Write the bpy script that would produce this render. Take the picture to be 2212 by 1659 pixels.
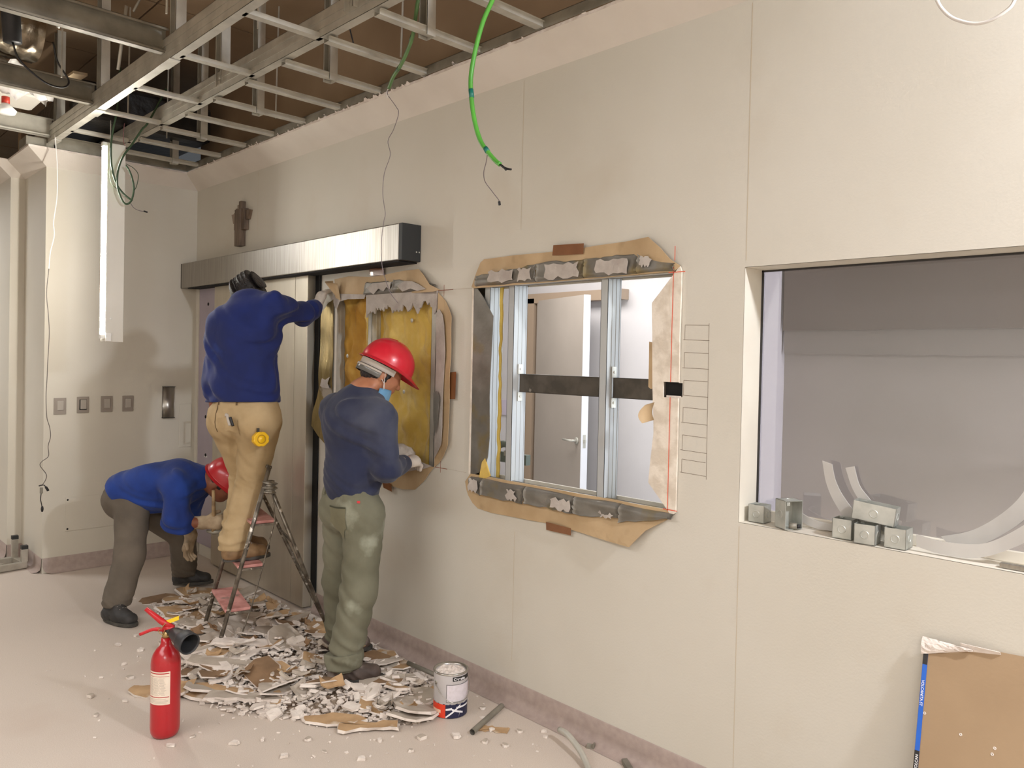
import bpy, math, random
import numpy as np
from mathutils import Matrix, Vector, noise as mnoise

# ------------------------------------------------------------------ camera, world, lights, exposure
scene = bpy.context.scene
for o in list(bpy.data.objects):
    bpy.data.objects.remove(o)
col = scene.collection

cam_data = bpy.data.cameras.new('camera')
cam = bpy.data.objects.new('camera', cam_data)
col.objects.link(cam)
scene.camera = cam
YAW, PITCH, ROLL = (math.radians(a) for a in (46.162, -0.911, 1.218))
fw = Vector((-math.sin(YAW)*math.cos(PITCH), math.cos(YAW)*math.cos(PITCH), math.sin(PITCH)))
rt = Vector((math.cos(YAW), math.sin(YAW), 0))
up = rt.cross(fw)
r2 = math.cos(ROLL)*rt + math.sin(ROLL)*up
u2 = -math.sin(ROLL)*rt + math.cos(ROLL)*up
mw = Matrix((( r2.x, u2.x, -fw.x, 6.3169), (r2.y, u2.y, -fw.y, -2.5321), (r2.z, u2.z, -fw.z, 1.6), (0, 0, 0, 1)))
cam.matrix_world = mw
cam_data.sensor_width = 36
cam_data.sensor_fit = 'HORIZONTAL'
cam_data.lens = 1695.4*36/2212
cam_data.shift_y = -26.3/2212
cam_data.clip_start = 0.05

world = bpy.data.worlds.new('world')
scene.world = world
world.use_nodes = True
bg = world.node_tree.nodes['Background']
bg.inputs[0].default_value = (0.9, 0.95, 1.0, 1)
bg.inputs[1].default_value = 0.05

def area(name, loc, size, size_y, power, color, rot):
    l = bpy.data.lights.new(name, 'AREA')
    l.shape = 'RECTANGLE'
    l.size, l.size_y = size, size_y
    l.energy = power
    l.color = color
    o = bpy.data.objects.new(name, l)
    o.location = loc
    o.rotation_euler = rot
    col.objects.link(o)
    return o
WARM = (0.975, 0.985, 1.0)
# bare work lamp hung near the main wall, above the frame on the right
pl_ = bpy.data.lights.new('lamp_main', 'POINT')
pl_.energy = 165; pl_.color = (0.93, 0.975, 1.06); pl_.shadow_soft_size = 0.10
po_ = bpy.data.objects.new('lamp_main', pl_); po_.location = (7.3, -0.55, 2.95); col.objects.link(po_)
# two large unseen fills added to brighten the room, then the corridor ceiling lamp
area('fill_room', (3.6, -3.9, 2.98), 3.0, 1.6, 54, WARM, (0, 0, 0))
area('fill_back', (7.6, -3.9, 2.98), 2.4, 1.6, 82, WARM, (0, 0, 0))
area('lamp_corridor', (-1.8, -2.6, 2.95), 1.2, 0.6, 40, WARM, (0, 0, 0))
# matching unseen upward fills, added to lift the void above the grid
area('fill_room_up', (3.6, -3.9, 3.02), 3.0, 1.6, 12, WARM, (math.pi, 0, 0))
area('fill_back_up', (7.6, -3.9, 3.02), 2.4, 1.6, 8, WARM, (math.pi, 0, 0))
# daylight from the window of the room behind the wall
area('daylight', (4.68, 1.25, 1.7), 1.5, 1.4, 22, (0.80, 0.90, 1.0), (0, math.radians(90), 0))
area('fill_back_room', (2.6, 1.3, 2.66), 1.8, 0.8, 26, (1.0, 0.97, 0.94), (0, 0, 0))  # unseen fill added to lift the dark door in that room
# unseen fills added to brighten the passage behind the glass
area('fill_dim_room', (8.6, 0.265, 1.55), 1.3, 0.22, 420, WARM, (0, math.radians(90), 0))
area('fill_dim_floor', (6.9, 0.28, 0.12), 3.6, 0.14, 28, WARM, (math.pi, 0, 0))

scene.view_settings.view_transform = 'Standard'
scene.view_settings.look = 'None'
scene.view_settings.gamma = 1
scene.view_settings.use_curve_mapping = False
scene.view_settings.exposure = 0.74

# ------------------------------------------------------------------ helpers
random.seed(7)
rng = np.random.default_rng(11)

def lin(c):
    r = []
    for v in c[:3]:
        v = v/255.0
        r.append(v/12.92 if v <= 0.04045 else ((v+0.055)/1.055)**2.4)
    return (*r, 1.0)

def M(name, c, rough=0.6, metal=0.0, c2=None, scale=6.0, detail=5.0, lo=0.35, hi=0.65, bump=0.0, bscale=40.0,
      stretch=(1, 1, 1), spec=0.5, coat=0.0, c3=None, scale3=2.0, lo3=0.5, hi3=0.7, sheen=0.0, emit=0.0, bstretch=None, rvar=0.0):
    m = bpy.data.materials.new(name)
    m.use_nodes = True
    nt = m.node_tree
    b = nt.nodes['Principled BSDF']
    b.inputs['Roughness'].default_value = rough
    b.inputs['Metallic'].default_value = metal
    b.inputs['Specular IOR Level'].default_value = spec
    b.inputs['Coat Weight'].default_value = coat
    b.inputs['Sheen Weight'].default_value = sheen
    b.inputs['Base Color'].default_value = lin(c)
    tc = nt.nodes.new('ShaderNodeTexCoord')
    def mapped(st):
        mp = nt.nodes.new('ShaderNodeMapping')
        mp.inputs['Scale'].default_value = st
        nt.links.new(tc.outputs['Object'], mp.inputs['Vector'])
        return mp.outputs['Vector']
    def nz(sc, dt, st):
        n = nt.nodes.new('ShaderNodeTexNoise')
        n.inputs['Scale'].default_value = sc
        n.inputs['Detail'].default_value = dt
        nt.links.new(mapped(st), n.inputs['Vector'])
        return n.outputs['Fac']
    def ramp(fac, a, z):
        r = nt.nodes.new('ShaderNodeMapRange')
        r.inputs['From Min'].default_value = a
        r.inputs['From Max'].default_value = z
        nt.links.new(fac, r.inputs['Value'])
        return r.outputs['Result']
    prev = None
    if c2 is not None:
        mix = nt.nodes.new('ShaderNodeMix'); mix.data_type = 'RGBA'
        mix.inputs['A'].default_value = lin(c); mix.inputs['B'].default_value = lin(c2)
        f = ramp(nz(scale, detail, stretch), lo, hi)
        nt.links.new(f, mix.inputs['Factor'])
        prev = mix.outputs['Result']
        if rvar:
            rr = nt.nodes.new('ShaderNodeMapRange')
            rr.inputs['To Min'].default_value = rough
            rr.inputs['To Max'].default_value = min(1, rough+rvar)
            nt.links.new(f, rr.inputs['Value'])
            nt.links.new(rr.outputs['Result'], b.inputs['Roughness'])
    if c3 is not None:
        mix = nt.nodes.new('ShaderNodeMix'); mix.data_type = 'RGBA'
        mix.inputs['B'].default_value = lin(c3)
        if prev is not None: nt.links.new(prev, mix.inputs['A'])
        else: mix.inputs['A'].default_value = lin(c)
        nt.links.new(ramp(nz(scale3, 6, (1, 1, 1)), lo3, hi3), mix.inputs['Factor'])
        prev = mix.outputs['Result']
    if prev is not None:
        nt.links.new(prev, b.inputs['Base Color'])
    if bump:
        bp = nt.nodes.new('ShaderNodeBump')
        bp.inputs['Strength'].default_value = bump
        bp.inputs['Distance'].default_value = 0.01
        nt.links.new(nz(bscale, 4, bstretch or stretch), bp.inputs['Height'])
        nt.links.new(bp.outputs['Normal'], b.inputs['Normal'])
    if emit:
        b.inputs['Emission Color'].default_value = lin(c)
        b.inputs['Emission Strength'].default_value = emit
    return m

class MB:
    """collects geometry for one mesh"""
    def __init__(s):
        s.v = []; s.f = []; s.mi = []
    def add(s, v, f, mi=0):
        n = len(s.v)
        s.v += [tuple(map(float, p)) for p in v]
        s.f += [tuple(i+n for i in q) for q in f]
        s.mi += [mi]*len(f)
        return s
    def box(s, a, b, mi=0):
        x0, y0, z0 = a; x1, y1, z1 = b
        v = [(x0,y0,z0),(x1,y0,z0),(x1,y1,z0),(x0,y1,z0),(x0,y0,z1),(x1,y0,z1),(x1,y1,z1),(x0,y1,z1)]
        return s.add(v, [(0,3,2,1),(4,5,6,7),(0,1,5,4),(1,2,6,5),(2,3,7,6),(3,0,4,7)], mi)
    def obox(s, c, ax, ay, az, mi=0):
        """oriented box: centre and three half-axis vectors"""
        c, ax, ay, az = map(Vector, (c, ax, ay, az))
        v = [c+sx*ax+sy*ay+sz*az for sz in (-1, 1) for sx, sy in ((-1,-1),(1,-1),(1,1),(-1,1))]
        return s.add(v, [(0,3,2,1),(4,5,6,7),(0,1,5,4),(1,2,6,5),(2,3,7,6),(3,0,4,7)], mi)
    def beam(s, a, b, w, h, side=(0,0,1), mi=0):
        """rectangular bar from a to b; w across side, h along side"""
        a, b = Vector(a), Vector(b)
        d = (b-a); L = d.length; d.normalize()
        sd = Vector(side); x = d.cross(sd)
        if x.length < 1e-4: x = d.cross(Vector((1,0,0)))
        x.normalize(); y = x.cross(d)
        return s.obox((a+b)/2, d*L/2, x*w/2, y*h/2, mi)
    def tube(s, pts, r, n=8, mi=0, caps=True, r_end=None):
        pts = [Vector(p) for p in pts]
        m = len(pts)
        rad = r if isinstance(r, (list, tuple)) else [r]*m
        rings = []; nrm = None
        for i, p in enumerate(pts):
            t = (pts[min(i+1, m-1)]-pts[max(i-1, 0)])
            if t.length < 1e-9: t = Vector((0,0,1))
            t.normalize()
            if nrm is None:
                nrm = t.orthogonal().normalized()
            else:
                nrm = (nrm - t*nrm.dot(t))
                if nrm.length < 1e-6: nrm = t.orthogonal()
                nrm.normalize()
            bi = t.cross(nrm)
            rings.append([p+(nrm*math.cos(2*math.pi*k/n)+bi*math.sin(2*math.pi*k/n))*rad[i] for k in range(n)])
        v = [q for R in rings for q in R]; f = []
        for i in range(m-1):
            for k in range(n):
                k2 = (k+1) % n
                f.append((i*n+k, i*n+k2, (i+1)*n+k2, (i+1)*n+k))
        if caps:
            f.append(tuple(range(n-1, -1, -1))); f.append(tuple(range((m-1)*n, m*n)))
        return s.add(v, f, mi)
    def lathe(s, prof, c=(0,0,0), n=32, mi=0, mat=None):
        """prof: list of (r, z)"""
        v = []; f = []
        for r, z in prof:
            for k in range(n):
                a = 2*math.pi*k/n
                p = Vector((r*math.cos(a), r*math.sin(a), z))
                if mat is not None: p = mat @ p
                v.append(p+Vector(c))
        for i in range(len(prof)-1):
            for k in range(n):
                k2 = (k+1) % n
                f.append((i*n+k, i*n+k2, (i+1)*n+k2, (i+1)*n+k))
        return s.add(v, f, mi)
    def prism(s, poly, d, mi=0):
        """closed polygon (list of 3d points) extruded by vector d"""
        d = Vector(d); n = len(poly)
        v = [Vector(p) for p in poly]+[Vector(p)+d for p in poly]
        f = [tuple(range(n-1, -1, -1)), tuple(range(n, 2*n))]
        f += [(i, (i+1) % n, n+(i+1) % n, n+i) for i in range(n)]
        return s.add(v, f, mi)
    def build(s, name, mats, parent=None, smooth=False, bevel=0.0, loc=None):
        return mesh_obj(name, s.v, s.f, mats, parent, smooth, s.mi, bevel, loc)

def mesh_obj(name, v, f, mats, parent=None, smooth=False, mi=None, bevel=0.0, loc=None):
    me = bpy.data.meshes.new(name)
    if not isinstance(mats, (list, tuple)): mats = [mats]
    if loc is not None:
        lx, ly, lz = loc
        v = [(p[0]-lx, p[1]-ly, p[2]-lz) for p in v]
    me.from_pydata([tuple(p) for p in v], [], f)
    for m in mats: me.materials.append(m)
    if mi is not None and len(mats) > 1:
        me.polygons.foreach_set('material_index', mi)
    if smooth:
        me.polygons.foreach_set('use_smooth', [True]*len(me.polygons))
    me.update()
    o = bpy.data.objects.new(name, me)
    col.objects.link(o)
    if loc is not None: o.location = loc
    if parent is not None: adopt(o, parent)
    if bevel:
        b = o.modifiers.new('bevel', 'BEVEL'); b.width = bevel; b.segments = 2; b.limit_method = 'ANGLE'
    return o

def adopt(o, parent):
    """parent without moving; parents here are only ever translated, so locations stay world locations"""
    o.parent = parent
    o.matrix_parent_inverse = Matrix.Translation(-Vector(parent.location))

def empty(name, loc):
    o = bpy.data.objects.new(name, None)
    o.location = loc
    o.empty_display_size = 0.1
    col.objects.link(o)
    return o

def tag(o, label, cat, group=None, kind=None):
    if label: o['label'] = label
    if cat: o['category'] = cat
    if group: o['group'] = group
    if kind: o['kind'] = kind
    return o

def struct(o, label=None):
    o['kind'] = 'structure'
    if label: o['label'] = label
    return o

def spline(pts, n=8):
    """Catmull-Rom through pts"""
    P = [Vector(p) for p in pts]
    P = [2*P[0]-P[1]]+P+[2*P[-1]-P[-2]]
    out = []
    for i in range(1, len(P)-2):
        for k in range(n):
            t = k/n
            a, b, c, d = P[i-1:i+3]
            out.append(0.5*((2*b)+(-a+c)*t+(2*a-5*b+4*c-d)*t*t+(-a+3*b-3*c+d)*t**3))
    out.append(P[-2])
    return out

def text_mesh(body, size, bold=0.0):
    cu = bpy.data.curves.new('lettering', 'FONT')
    cu.body = body; cu.size = size; cu.offset = bold
    cu.align_x = 'LEFT'
    o = bpy.data.objects.new('lettering', cu)
    col.objects.link(o)
    dg = bpy.context.evaluated_depsgraph_get()
    me = o.evaluated_get(dg).to_mesh()
    v = [tuple(p.co) for p in me.vertices]; f = [tuple(p.vertices) for p in me.polygons]
    o.evaluated_get(dg).to_mesh_clear()
    bpy.data.objects.remove(o); bpy.data.curves.remove(cu)
    return v, f

def sheet(us, vs, fn, th=0.0):
    """grid surface fn(u, v) -> point, optionally thickened along fn normal by doubling"""
    mb = MB(); nu, nv = len(us), len(vs)
    P = [[Vector(fn(u, w)) for w in vs] for u in us]
    v = [p for r in P for p in r]
    f = [(i*nv+j, (i+1)*nv+j, (i+1)*nv+j+1, i*nv+j+1) for i in range(nu-1) for j in range(nv-1)]
    if th:
        nr = []
        for i in range(nu):
            for j in range(nv):
                a = P[min(i+1, nu-1)][j]-P[max(i-1, 0)][j]
                b = P[i][min(j+1, nv-1)]-P[i][max(j-1, 0)]
                c = a.cross(b)
                nr.append(c.normalized() if c.length > 1e-9 else Vector((0, 0, 1)))
        n = len(v)
        v2 = [p+q*th for p, q in zip(v, nr)]
        f2 = [tuple(k+n for k in reversed(q)) for q in f]
        edge = [i*nv for i in range(nu)]+[(nu-1)*nv+j for j in range(1, nv)]+[i*nv+nv-1 for i in range(nu-2, -1, -1)]+[j for j in range(nv-2, 0, -1)]
        side = [(edge[k], edge[(k+1) % len(edge)], edge[(k+1) % len(edge)]+n, edge[k]+n) for k in range(len(edge))]
        v = v+v2; f = f+f2+side
    mb.add(v, f)
    return mb

def holed(mb, x0, x1, z0, z1, y0, y1, holes, mi=0):
    """slab in the xz plane between y0 and y1 with rectangular holes (xa, xb, za, zb)"""
    xs = sorted({x0, x1, *[h[0] for h in holes], *[h[1] for h in holes]})
    zs = sorted({z0, z1, *[h[2] for h in holes], *[h[3] for h in holes]})
    xs = [x for x in xs if x0 <= x <= x1]; zs = [z for z in zs if z0 <= z <= z1]
    def solid(i, j):
        if i < 0 or j < 0 or i >= len(xs)-1 or j >= len(zs)-1: return False
        cx, cz = (xs[i]+xs[i+1])/2, (zs[j]+zs[j+1])/2
        return not any(h[0] < cx < h[1] and h[2] < cz < h[3] for h in holes)
    for i in range(len(xs)-1):
        for j in range(len(zs)-1):
            if not solid(i, j): continue
            a, b, c, d = xs[i], xs[i+1], zs[j], zs[j+1]
            mb.add([(a,y0,c),(b,y0,c),(b,y0,d),(a,y0,d)], [(0,1,2,3)], mi)
            mb.add([(a,y1,c),(b,y1,c),(b,y1,d),(a,y1,d)], [(3,2,1,0)], mi)
            if not solid(i-1, j): mb.add([(a,y0,c),(a,y1,c),(a,y1,d),(a,y0,d)], [(3,2,1,0)], mi)
            if not solid(i+1, j): mb.add([(b,y0,c),(b,y1,c),(b,y1,d),(b,y0,d)], [(0,1,2,3)], mi)
            if not solid(i, j-1): mb.add([(a,y0,c),(b,y0,c),(b,y1,c),(a,y1,c)], [(3,2,1,0)], mi)
            if not solid(i, j+1): mb.add([(a,y0,d),(b,y0,d),(b,y1,d),(a,y1,d)], [(0,1,2,3)], mi)

# ------------------------------------------------------------------ materials
m_wall = M('cream_wall_vinyl', (205, 200, 189), 0.55, c2=(197, 191, 178), scale=1.2, lo=0.3, hi=0.75, bump=0.06, bscale=120, c3=(194, 185, 170), scale3=2.3, lo3=0.58, hi3=0.85)
m_wallfar = M('cream_wall_paint', (205, 199, 186), 0.55, c2=(197, 190, 175), scale=0.9, bump=0.05, bscale=120)
m_soffit = M('soffit_white', (216, 208, 198), 0.65, c2=(204, 195, 184), scale=3, lo=0.4, hi=0.8, bump=0.08, bscale=60)
m_floor = M('vinyl_floor', (204, 192, 180), 0.42, c2=(193, 179, 166), scale=260, detail=2, lo=0.35, hi=0.65, bump=0.03, bscale=300, c3=(186, 168, 154), scale3=1.1, lo3=0.56, hi3=0.78, spec=0.4)
m_base = M('baseboard_vinyl', (168, 151, 142), 0.5, c2=(156, 139, 131), scale=30, bump=0.04, bscale=150)
m_slab = M('plenum_board', (160, 136, 108), 0.85, c2=(136, 112, 86), scale=1.6, detail=6, lo=0.3, hi=0.7, bump=0.1, bscale=20)
m_galv = M('galvanised_steel', (206, 203, 192), 0.4, 0.45, c2=(178, 175, 165), scale=9, detail=6, lo=0.3, hi=0.7, bump=0.05, bscale=50, rvar=0.15)
m_galvdk = M('galvanised_steel_dull', (150, 145, 132), 0.5, 0.45, c2=(124, 119, 108), scale=7, detail=6, rvar=0.15)
m_steel = M('brushed_stainless', (168, 163, 155), 0.3, 1.0, c2=(154, 149, 141), scale=3, stretch=(40, 1, 1.2), detail=3, rvar=0.08)
m_black = M('black_end_plate', (30, 31, 30), 0.55)
m_lilac = M('lilac_door_frame', (168, 158, 168), 0.55, 0.0, c2=(158, 148, 156), scale=3)
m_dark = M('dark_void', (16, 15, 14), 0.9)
m_gyps = M('gypsum_core', (226, 216, 208), 0.9, c2=(204, 192, 182), scale=18, detail=6, bump=0.5, bscale=60)
m_tan = M('tan_vinyl_backing', (190, 164, 128), 0.7, c2=(172, 145, 108), scale=6, detail=6, lo=0.35, hi=0.7, bump=0.12, bscale=30, c3=(152, 128, 94), scale3=7, lo3=0.62, hi3=0.8)
m_lead = M('lead_sheet', (132, 128, 120), 0.45, 0.35, c2=(110, 105, 96), scale=9, detail=6, lo=0.35, hi=0.7, bump=0.25, bscale=22, c3=(128, 114, 80), scale3=5, lo3=0.56, hi3=0.66)
m_paper = M('torn_grey_paper', (186, 178, 170), 0.85, c2=(164, 154, 146), scale=12, detail=6, bump=0.3, bscale=40)
m_tape = M('brown_packing_tape', (128, 84, 52), 0.3, c2=(116, 74, 44), scale=10, coat=0.3)
m_yellow = M('glass_wool', (216, 184, 92), 0.95, c2=(186, 150, 60), scale=5, detail=9, lo=0.32, hi=0.7, bump=0.35, bscale=34, stretch=(1, 1, 0.8), c3=(232, 208, 132), scale3=6, lo3=0.52, hi3=0.8, sheen=0.3)
m_amber = M('amber_wool', (196, 152, 62), 0.9, c2=(150, 102, 30), scale=4, detail=8, lo=0.3, hi=0.7, bump=0.35, bscale=30, c3=(214, 180, 96), scale3=5, lo3=0.55, hi3=0.8)
m_foil = M('crumpled_foil_backing', (150, 132, 88), 0.3, 0.7, c2=(112, 96, 60), scale=8, detail=5, bump=0.5, bscale=14, stretch=(3, 3, 0.6), c3=(176, 168, 158), scale3=4, lo3=0.6, hi3=0.64)
m_pencil = M('pencil_line', (128, 114, 100), 0.9)
m_red = M('red_chalk', (224, 96, 66), 0.9)
m_plaster = M('white_plaster_patch', (226, 216, 202), 0.85, c2=(208, 196, 180), scale=14, detail=7, lo=0.45, hi=0.6, bump=0.2, bscale=50)
m_reveal = M('white_reveal', (226, 220, 206), 0.5, c2=(216, 208, 194), scale=3)
m_white = M('white_plastic', (232, 230, 224), 0.4)

# ------------------------------------------------------------------ room shell
mb = MB().add([(-6, -6, 0), (9.6, -6, 0), (9.6, 0.0, 0), (-6, 0.0, 0)], [(0, 1, 2, 3)])
floor = struct(mb.build('floor', m_floor), 'pale speckled sheet vinyl floor dusted with plaster')

HOLE1 = (2.115, 3.125, 1.030, 1.945)
HOLE2 = (3.400, 4.600, 1.030, 1.945)
HOLE3 = (4.866, 7.30, 1.034, 1.946)
HOLEB = (4.537, 4.617, 1.470, 1.523)
ZT = 2.893
mb = MB()
holed(mb, 0.0, 9.6, 0.0, ZT+0.12, 0.0, 0.014, [HOLE1, HOLE2, HOLE3, HOLEB])
wall = struct(mb.build('wall_right', m_wall), 'long cream wall with two cut openings and a deep window')

mb = MB()
holed(mb, 0.0, 9.6, 0.0, ZT+0.12, 0.106, 0.12, [HOLE2, HOLE3])
mb.build('back_lining', m_wallfar, wall)

# far wall, recess and corridor side
mb = MB().add([(0, 0.12, 0), (0, -1.07, 0), (0, -1.07, ZT+.12), (0, 0.12, ZT+.12)], [(0, 1, 2, 3)])
mb.add([(0, -1.07, 0), (-0.61, -1.07, 0), (-0.61, -1.07, ZT+.12), (0, -1.07, ZT+.12)], [(0, 1, 2, 3)])
mb.add([(-0.61, -1.07, 0), (-0.61, -1.165, 0), (-0.61, -1.165, ZT+.12), (-0.61, -1.07, ZT+.12)], [(0, 1, 2, 3)])
mb.add([(-0.61, -1.165, 0), (-6, -1.165, 0), (-6, -1.165, ZT+.12), (-0.61, -1.165, ZT+.12)], [(0, 1, 2, 3)])
mb.add([(-6, -1.165, 0), (-6, 0.12, 0), (-6, 0.12, ZT+.12), (-6, -1.165, ZT+.12)], [(0, 1, 2, 3)])
wall_far = struct(mb.build('wall_far', m_wallfar), 'cream far wall with stepped corner on the left')

mb = MB()
mb.add([(-6, -6, 0), (9.6, -6, 0), (9.6, -6, 3.8), (-6, -6, 3.8)], [(3, 2, 1, 0)])
struct(mb.build('wall_left', m_wallfar), 'cream wall on the near side of the room')
mb = MB()
mb.add([(9.6, -6, 0), (9.6, 0.12, 0), (9.6, 0.12, 3.8), (9.6, -6, 3.8)], [(3, 2, 1, 0)])
struct(mb.build('wall_back', m_wallfar), 'cream wall behind the viewer')
mb = MB()
mb.add([(-6, -6, 0), (-6, -1.165, 0), (-6, -1.165, 3.8), (-6, -6, 3.8)], [(0, 1, 2, 3)])
struct(mb.build('wall_corridor', m_wallfar), 'cream wall closing the corridor')

# slab above: rows of panels with dark joints
ceil = MB().box((-6, -6, 3.80), (9.6, 0.3, 3.9)).build('ceiling', m_dark)
struct(ceil, 'brown boarded slab above the stripped ceiling')
for i in range(13):
    for j in range(6):
        x0, y0 = -6+i*1.2, -6+j*1.05
        MB().box((x0+.006, y0+.006, 3.772+random.uniform(-.004, .004)), (x0+1.194, y0+1.044, 3.80)).build('slab_panel', m_slab, ceil)
# plenum back wall above the main wall and far wall
mb = MB().box((0, 0.02, ZT+.12), (9.6, 0.12, 3.8))
struct(mb.build('wall_plenum_right', m_slab), 'brown upper wall above the soffit edge')
mb = MB().box((-6, -1.165, ZT+.12), (-5.9, .12, 3.8))
mb.box((-1.2, -1.0, ZT+.12), (-1.1, .12, 3.8))
struct(mb.build('wall_plenum_far', m_slab), 'brown upper wall beyond the far soffit')

# sloped soffit cornice
D, Z1, Z2 = 0.143, 2.893, 2.985
def jag(x, s=0.0):
    return mnoise.noise(Vector((x*9, s, 0)))
mb = MB()
n = 110
prev = None
xs = [D+(9.6-D)*i/n for i in range(n+1)]
for i, x in enumerate(xs):
    e = 0.004*jag(x, 1)
    xb = x-(D if i == 0 else 0)
    row = [(xb, 0, Z1), (x, -D, Z2+e), (x, -D-.001, Z2+.013+e), (xb, 0, Z2+.013)]
    b = len(mb.v); mb.v += row
    if prev is not None:
        mb.f += [(prev+k, b+k, b+k+1, prev+k+1) for k in range(3)]; mb.mi += [0, 1, 1]
    prev = b
trim1 = struct(mb.build('trim_1', [m_soffit, m_gyps]), 'sloped plaster cornice along the long wall with a torn edge')
mb = MB()
# torn paper shreds along the cornice edge
for i in range(70):
    x = random.choice([random.uniform(1.2, 3.0), random.uniform(0.5, 5.4)])
    w, h = random.uniform(.015, .06), random.uniform(.008, .03)
    z = Z2+.012
    mb.add([(x, -D+.004, z-.008), (x+w, -D+.004, z-.008), (x+w*random.uniform(.2, .9), -D-.004-random.uniform(0, .015), z+h*.4), (x+w*.3, -D, z+h)], [(0, 1, 2, 3)])
o = mb.build('torn_edge', m_gyps, trim1); o['kind'] = 'stuff'
mb = MB()
pts = [((0, 0), (D, -D)), ((0, -1.07), (D, -1.07-D)), ((-0.61, -1.07), (-0.61+D, -1.07-D)), ((-0.61, -1.165), (-0.61+D, -1.165-D)), ((-6, -1.165), (-6, -1.165-D))]
b0 = None
for (a, c) in pts:
    b = len(mb.v); mb.v += [(*a, Z1), (*c, Z2), (*c, Z2+.013), (*a, Z2+.013)]
    if b0 is not None:
        mb.f += [(b0+k, b0+k+1, b+k+1, b+k) for k in range(3)]; mb.mi += [0, 1, 1]
    b0 = b
struct(mb.build('trim_2', [m_soffit, m_gyps]), 'sloped plaster cornice on the far wall')

# cove skirting: profile swept along the walls
prof = [(0.0, 0.108), (0.0035, 0.104), (0.004, 0.05), (0.010, 0.024), (0.024, 0.009), (0.052, 0.0012)]
def skirting(name, a, b, nrm, label, ea=0, eb=0):
    a, b, nrm = Vector(a), Vector(b), Vector(nrm)
    d = (b-a).normalized(); mb = MB()
    mb.v = []
    for p, e, s in ((a, ea, 1), (b, eb, -1)):
        for off, z in prof:
            mb.v.append(tuple(p+nrm*(off+.0005)+d*s*e*off+Vector((0, 0, z))))
    k = len(prof)
    mb.f = [(i, i+1, k+i+1, k+i) for i in range(k-1)]; mb.mi = [0]*(k-1)
    return struct(mb.build(name, m_base, smooth=True), label)
skirting('baseboard_right', (1.93, 0, 0), (9.6, 0, 0), (0, -1, 0), 'mauve grey cove skirting along the long wall')
skirting('baseboard_far', (0, 0, 0), (0, -1.07, 0), (1, 0, 0), 'mauve grey cove skirting on the far wall', 0, 1)
skirting('baseboard_recess', (0, -1.07, 0), (-.61, -1.07, 0), (0, -1, 0), 'mauve grey cove skirting in the recess', 1, 1)
skirting('baseboard_step', (-.61, -1.07, 0), (-.61, -1.165, 0), (1, 0, 0), 'mauve grey cove skirting on the narrow step')
skirting('baseboard_corridor', (-.61, -1.165, 0), (-6, -1.165, 0), (0, -1, 0), 'mauve grey cove skirting along the corridor')

# ------------------------------------------------------------------ stripped ceiling grid
grid = empty('ceiling_grid', (2.0, -0.7, 3.03))
tag(grid, 'galvanised steel stud grid left hanging under the stripped ceiling', 'ceiling frame')
def chan_y(name, x, y0, y1, z, w, h, parent, m=m_galv, t=0.0015, open_to=1):
    """U channel along y, web vertical on one side, flanges top and bottom"""
    mb = MB()
    mb.box((x, y0, z), (x+w, y1, z+t)); mb.box((x, y0, z+h-t), (x+w, y1, z+h))
    xx = x if open_to > 0 else x+w-t
    mb.box((xx, y0, z), (xx+t, y1, z+h))
    xl = x+w-t if open_to > 0 else x
    mb.box((xl, y0, z), (xl+t, y1, z+.008)); mb.box((xl, y0, z+h-.008), (xl+t, y1, z+h))
    return mb.build(name, m, parent)
def chan_x(name, y, x0, x1, z, w, h, parent, m=m_galv, t=0.0015, web=-1):
    mb = MB()
    mb.box((x0, y, z), (x1, y+w, z+t)); mb.box((x0, y, z+h-t), (x1, y+w, z+h))
    yy = y if web < 0 else y+w-t
    mb.box((x0, yy, z), (x1, yy+t, z+h))
    # two pressed grooves along the web
    for gz in (.3, .62):
        s = -.003 if web < 0 else .003
        mb.box((x0, yy+s, z+h*gz), (x1, yy+s+t, z+h*gz+.012))
    return mb.build(name, m, parent)
# the two long runners
chan_x('runner_channel', -0.71, -0.3, 6.4, 3.035, 0.045, 0.115, grid)
chan_x('runner_channel', -1.09, -0.3, 6.4, 3.035, 0.045, 0.115, grid)
# furring strips from runner to cornice
for k in range(13):
    x = 0.36+0.4*k
    mb = MB()
    z = 3.005
    mb.box((x-.020, -0.70, z), (x+.020, -0.135, z+.0016))
    for sx in (-1, 1):
        mb.box((x+sx*.020-.0008, -0.70, z), (x+sx*.020+.0008, -0.135, z+.022))
        xa = x+sx*.020; xb = x+sx*.032
        mb.box((min(xa, xb), -0.70, z+.021), (max(xa, xb), -0.135, z+.0225))
    mb.build('furring_strip', m_galv, grid)
# strips between the two runners
for x in (0.56, 1.16, 1.76, 2.42, 3.1, 3.8):
    mb = MB().box((x-.02, -1.06, 3.035), (x+.02, -0.69, 3.0366))
    for sx in (-1, 1): mb.box((x+sx*.02-.0008, -1.06, 3.035), (x+sx*.02+.0008, -.69, 3.057))
    mb.build('furring_strip', m_galv, grid)
# deep cross channels on the left of the runner
for x, zz in ((2.30, 3.075), (1.15, 3.075), (0.20, 3.06), (3.45, 3.075), (4.6, 3.075)):
    mb = MB()
    w, h, t, y0, y1 = .045, .125, .0016, -3.4, -1.075
    mb.box((x-w, y0, zz), (x, y1, zz+t)); mb.box((x-w, y0, zz+h-t), (x, y1, zz+h))
    mb.box((x-w, y0, zz), (x-w+t, y1, zz+h))
    mb.box((x-t, y0, zz), (x, y1, zz+.012)); mb.box((x-t, y0, zz+h-.012), (x, y1, zz+h))
    mb.build('cross_channel', m_galvdk if x > 1 else m_galv, grid)
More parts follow.
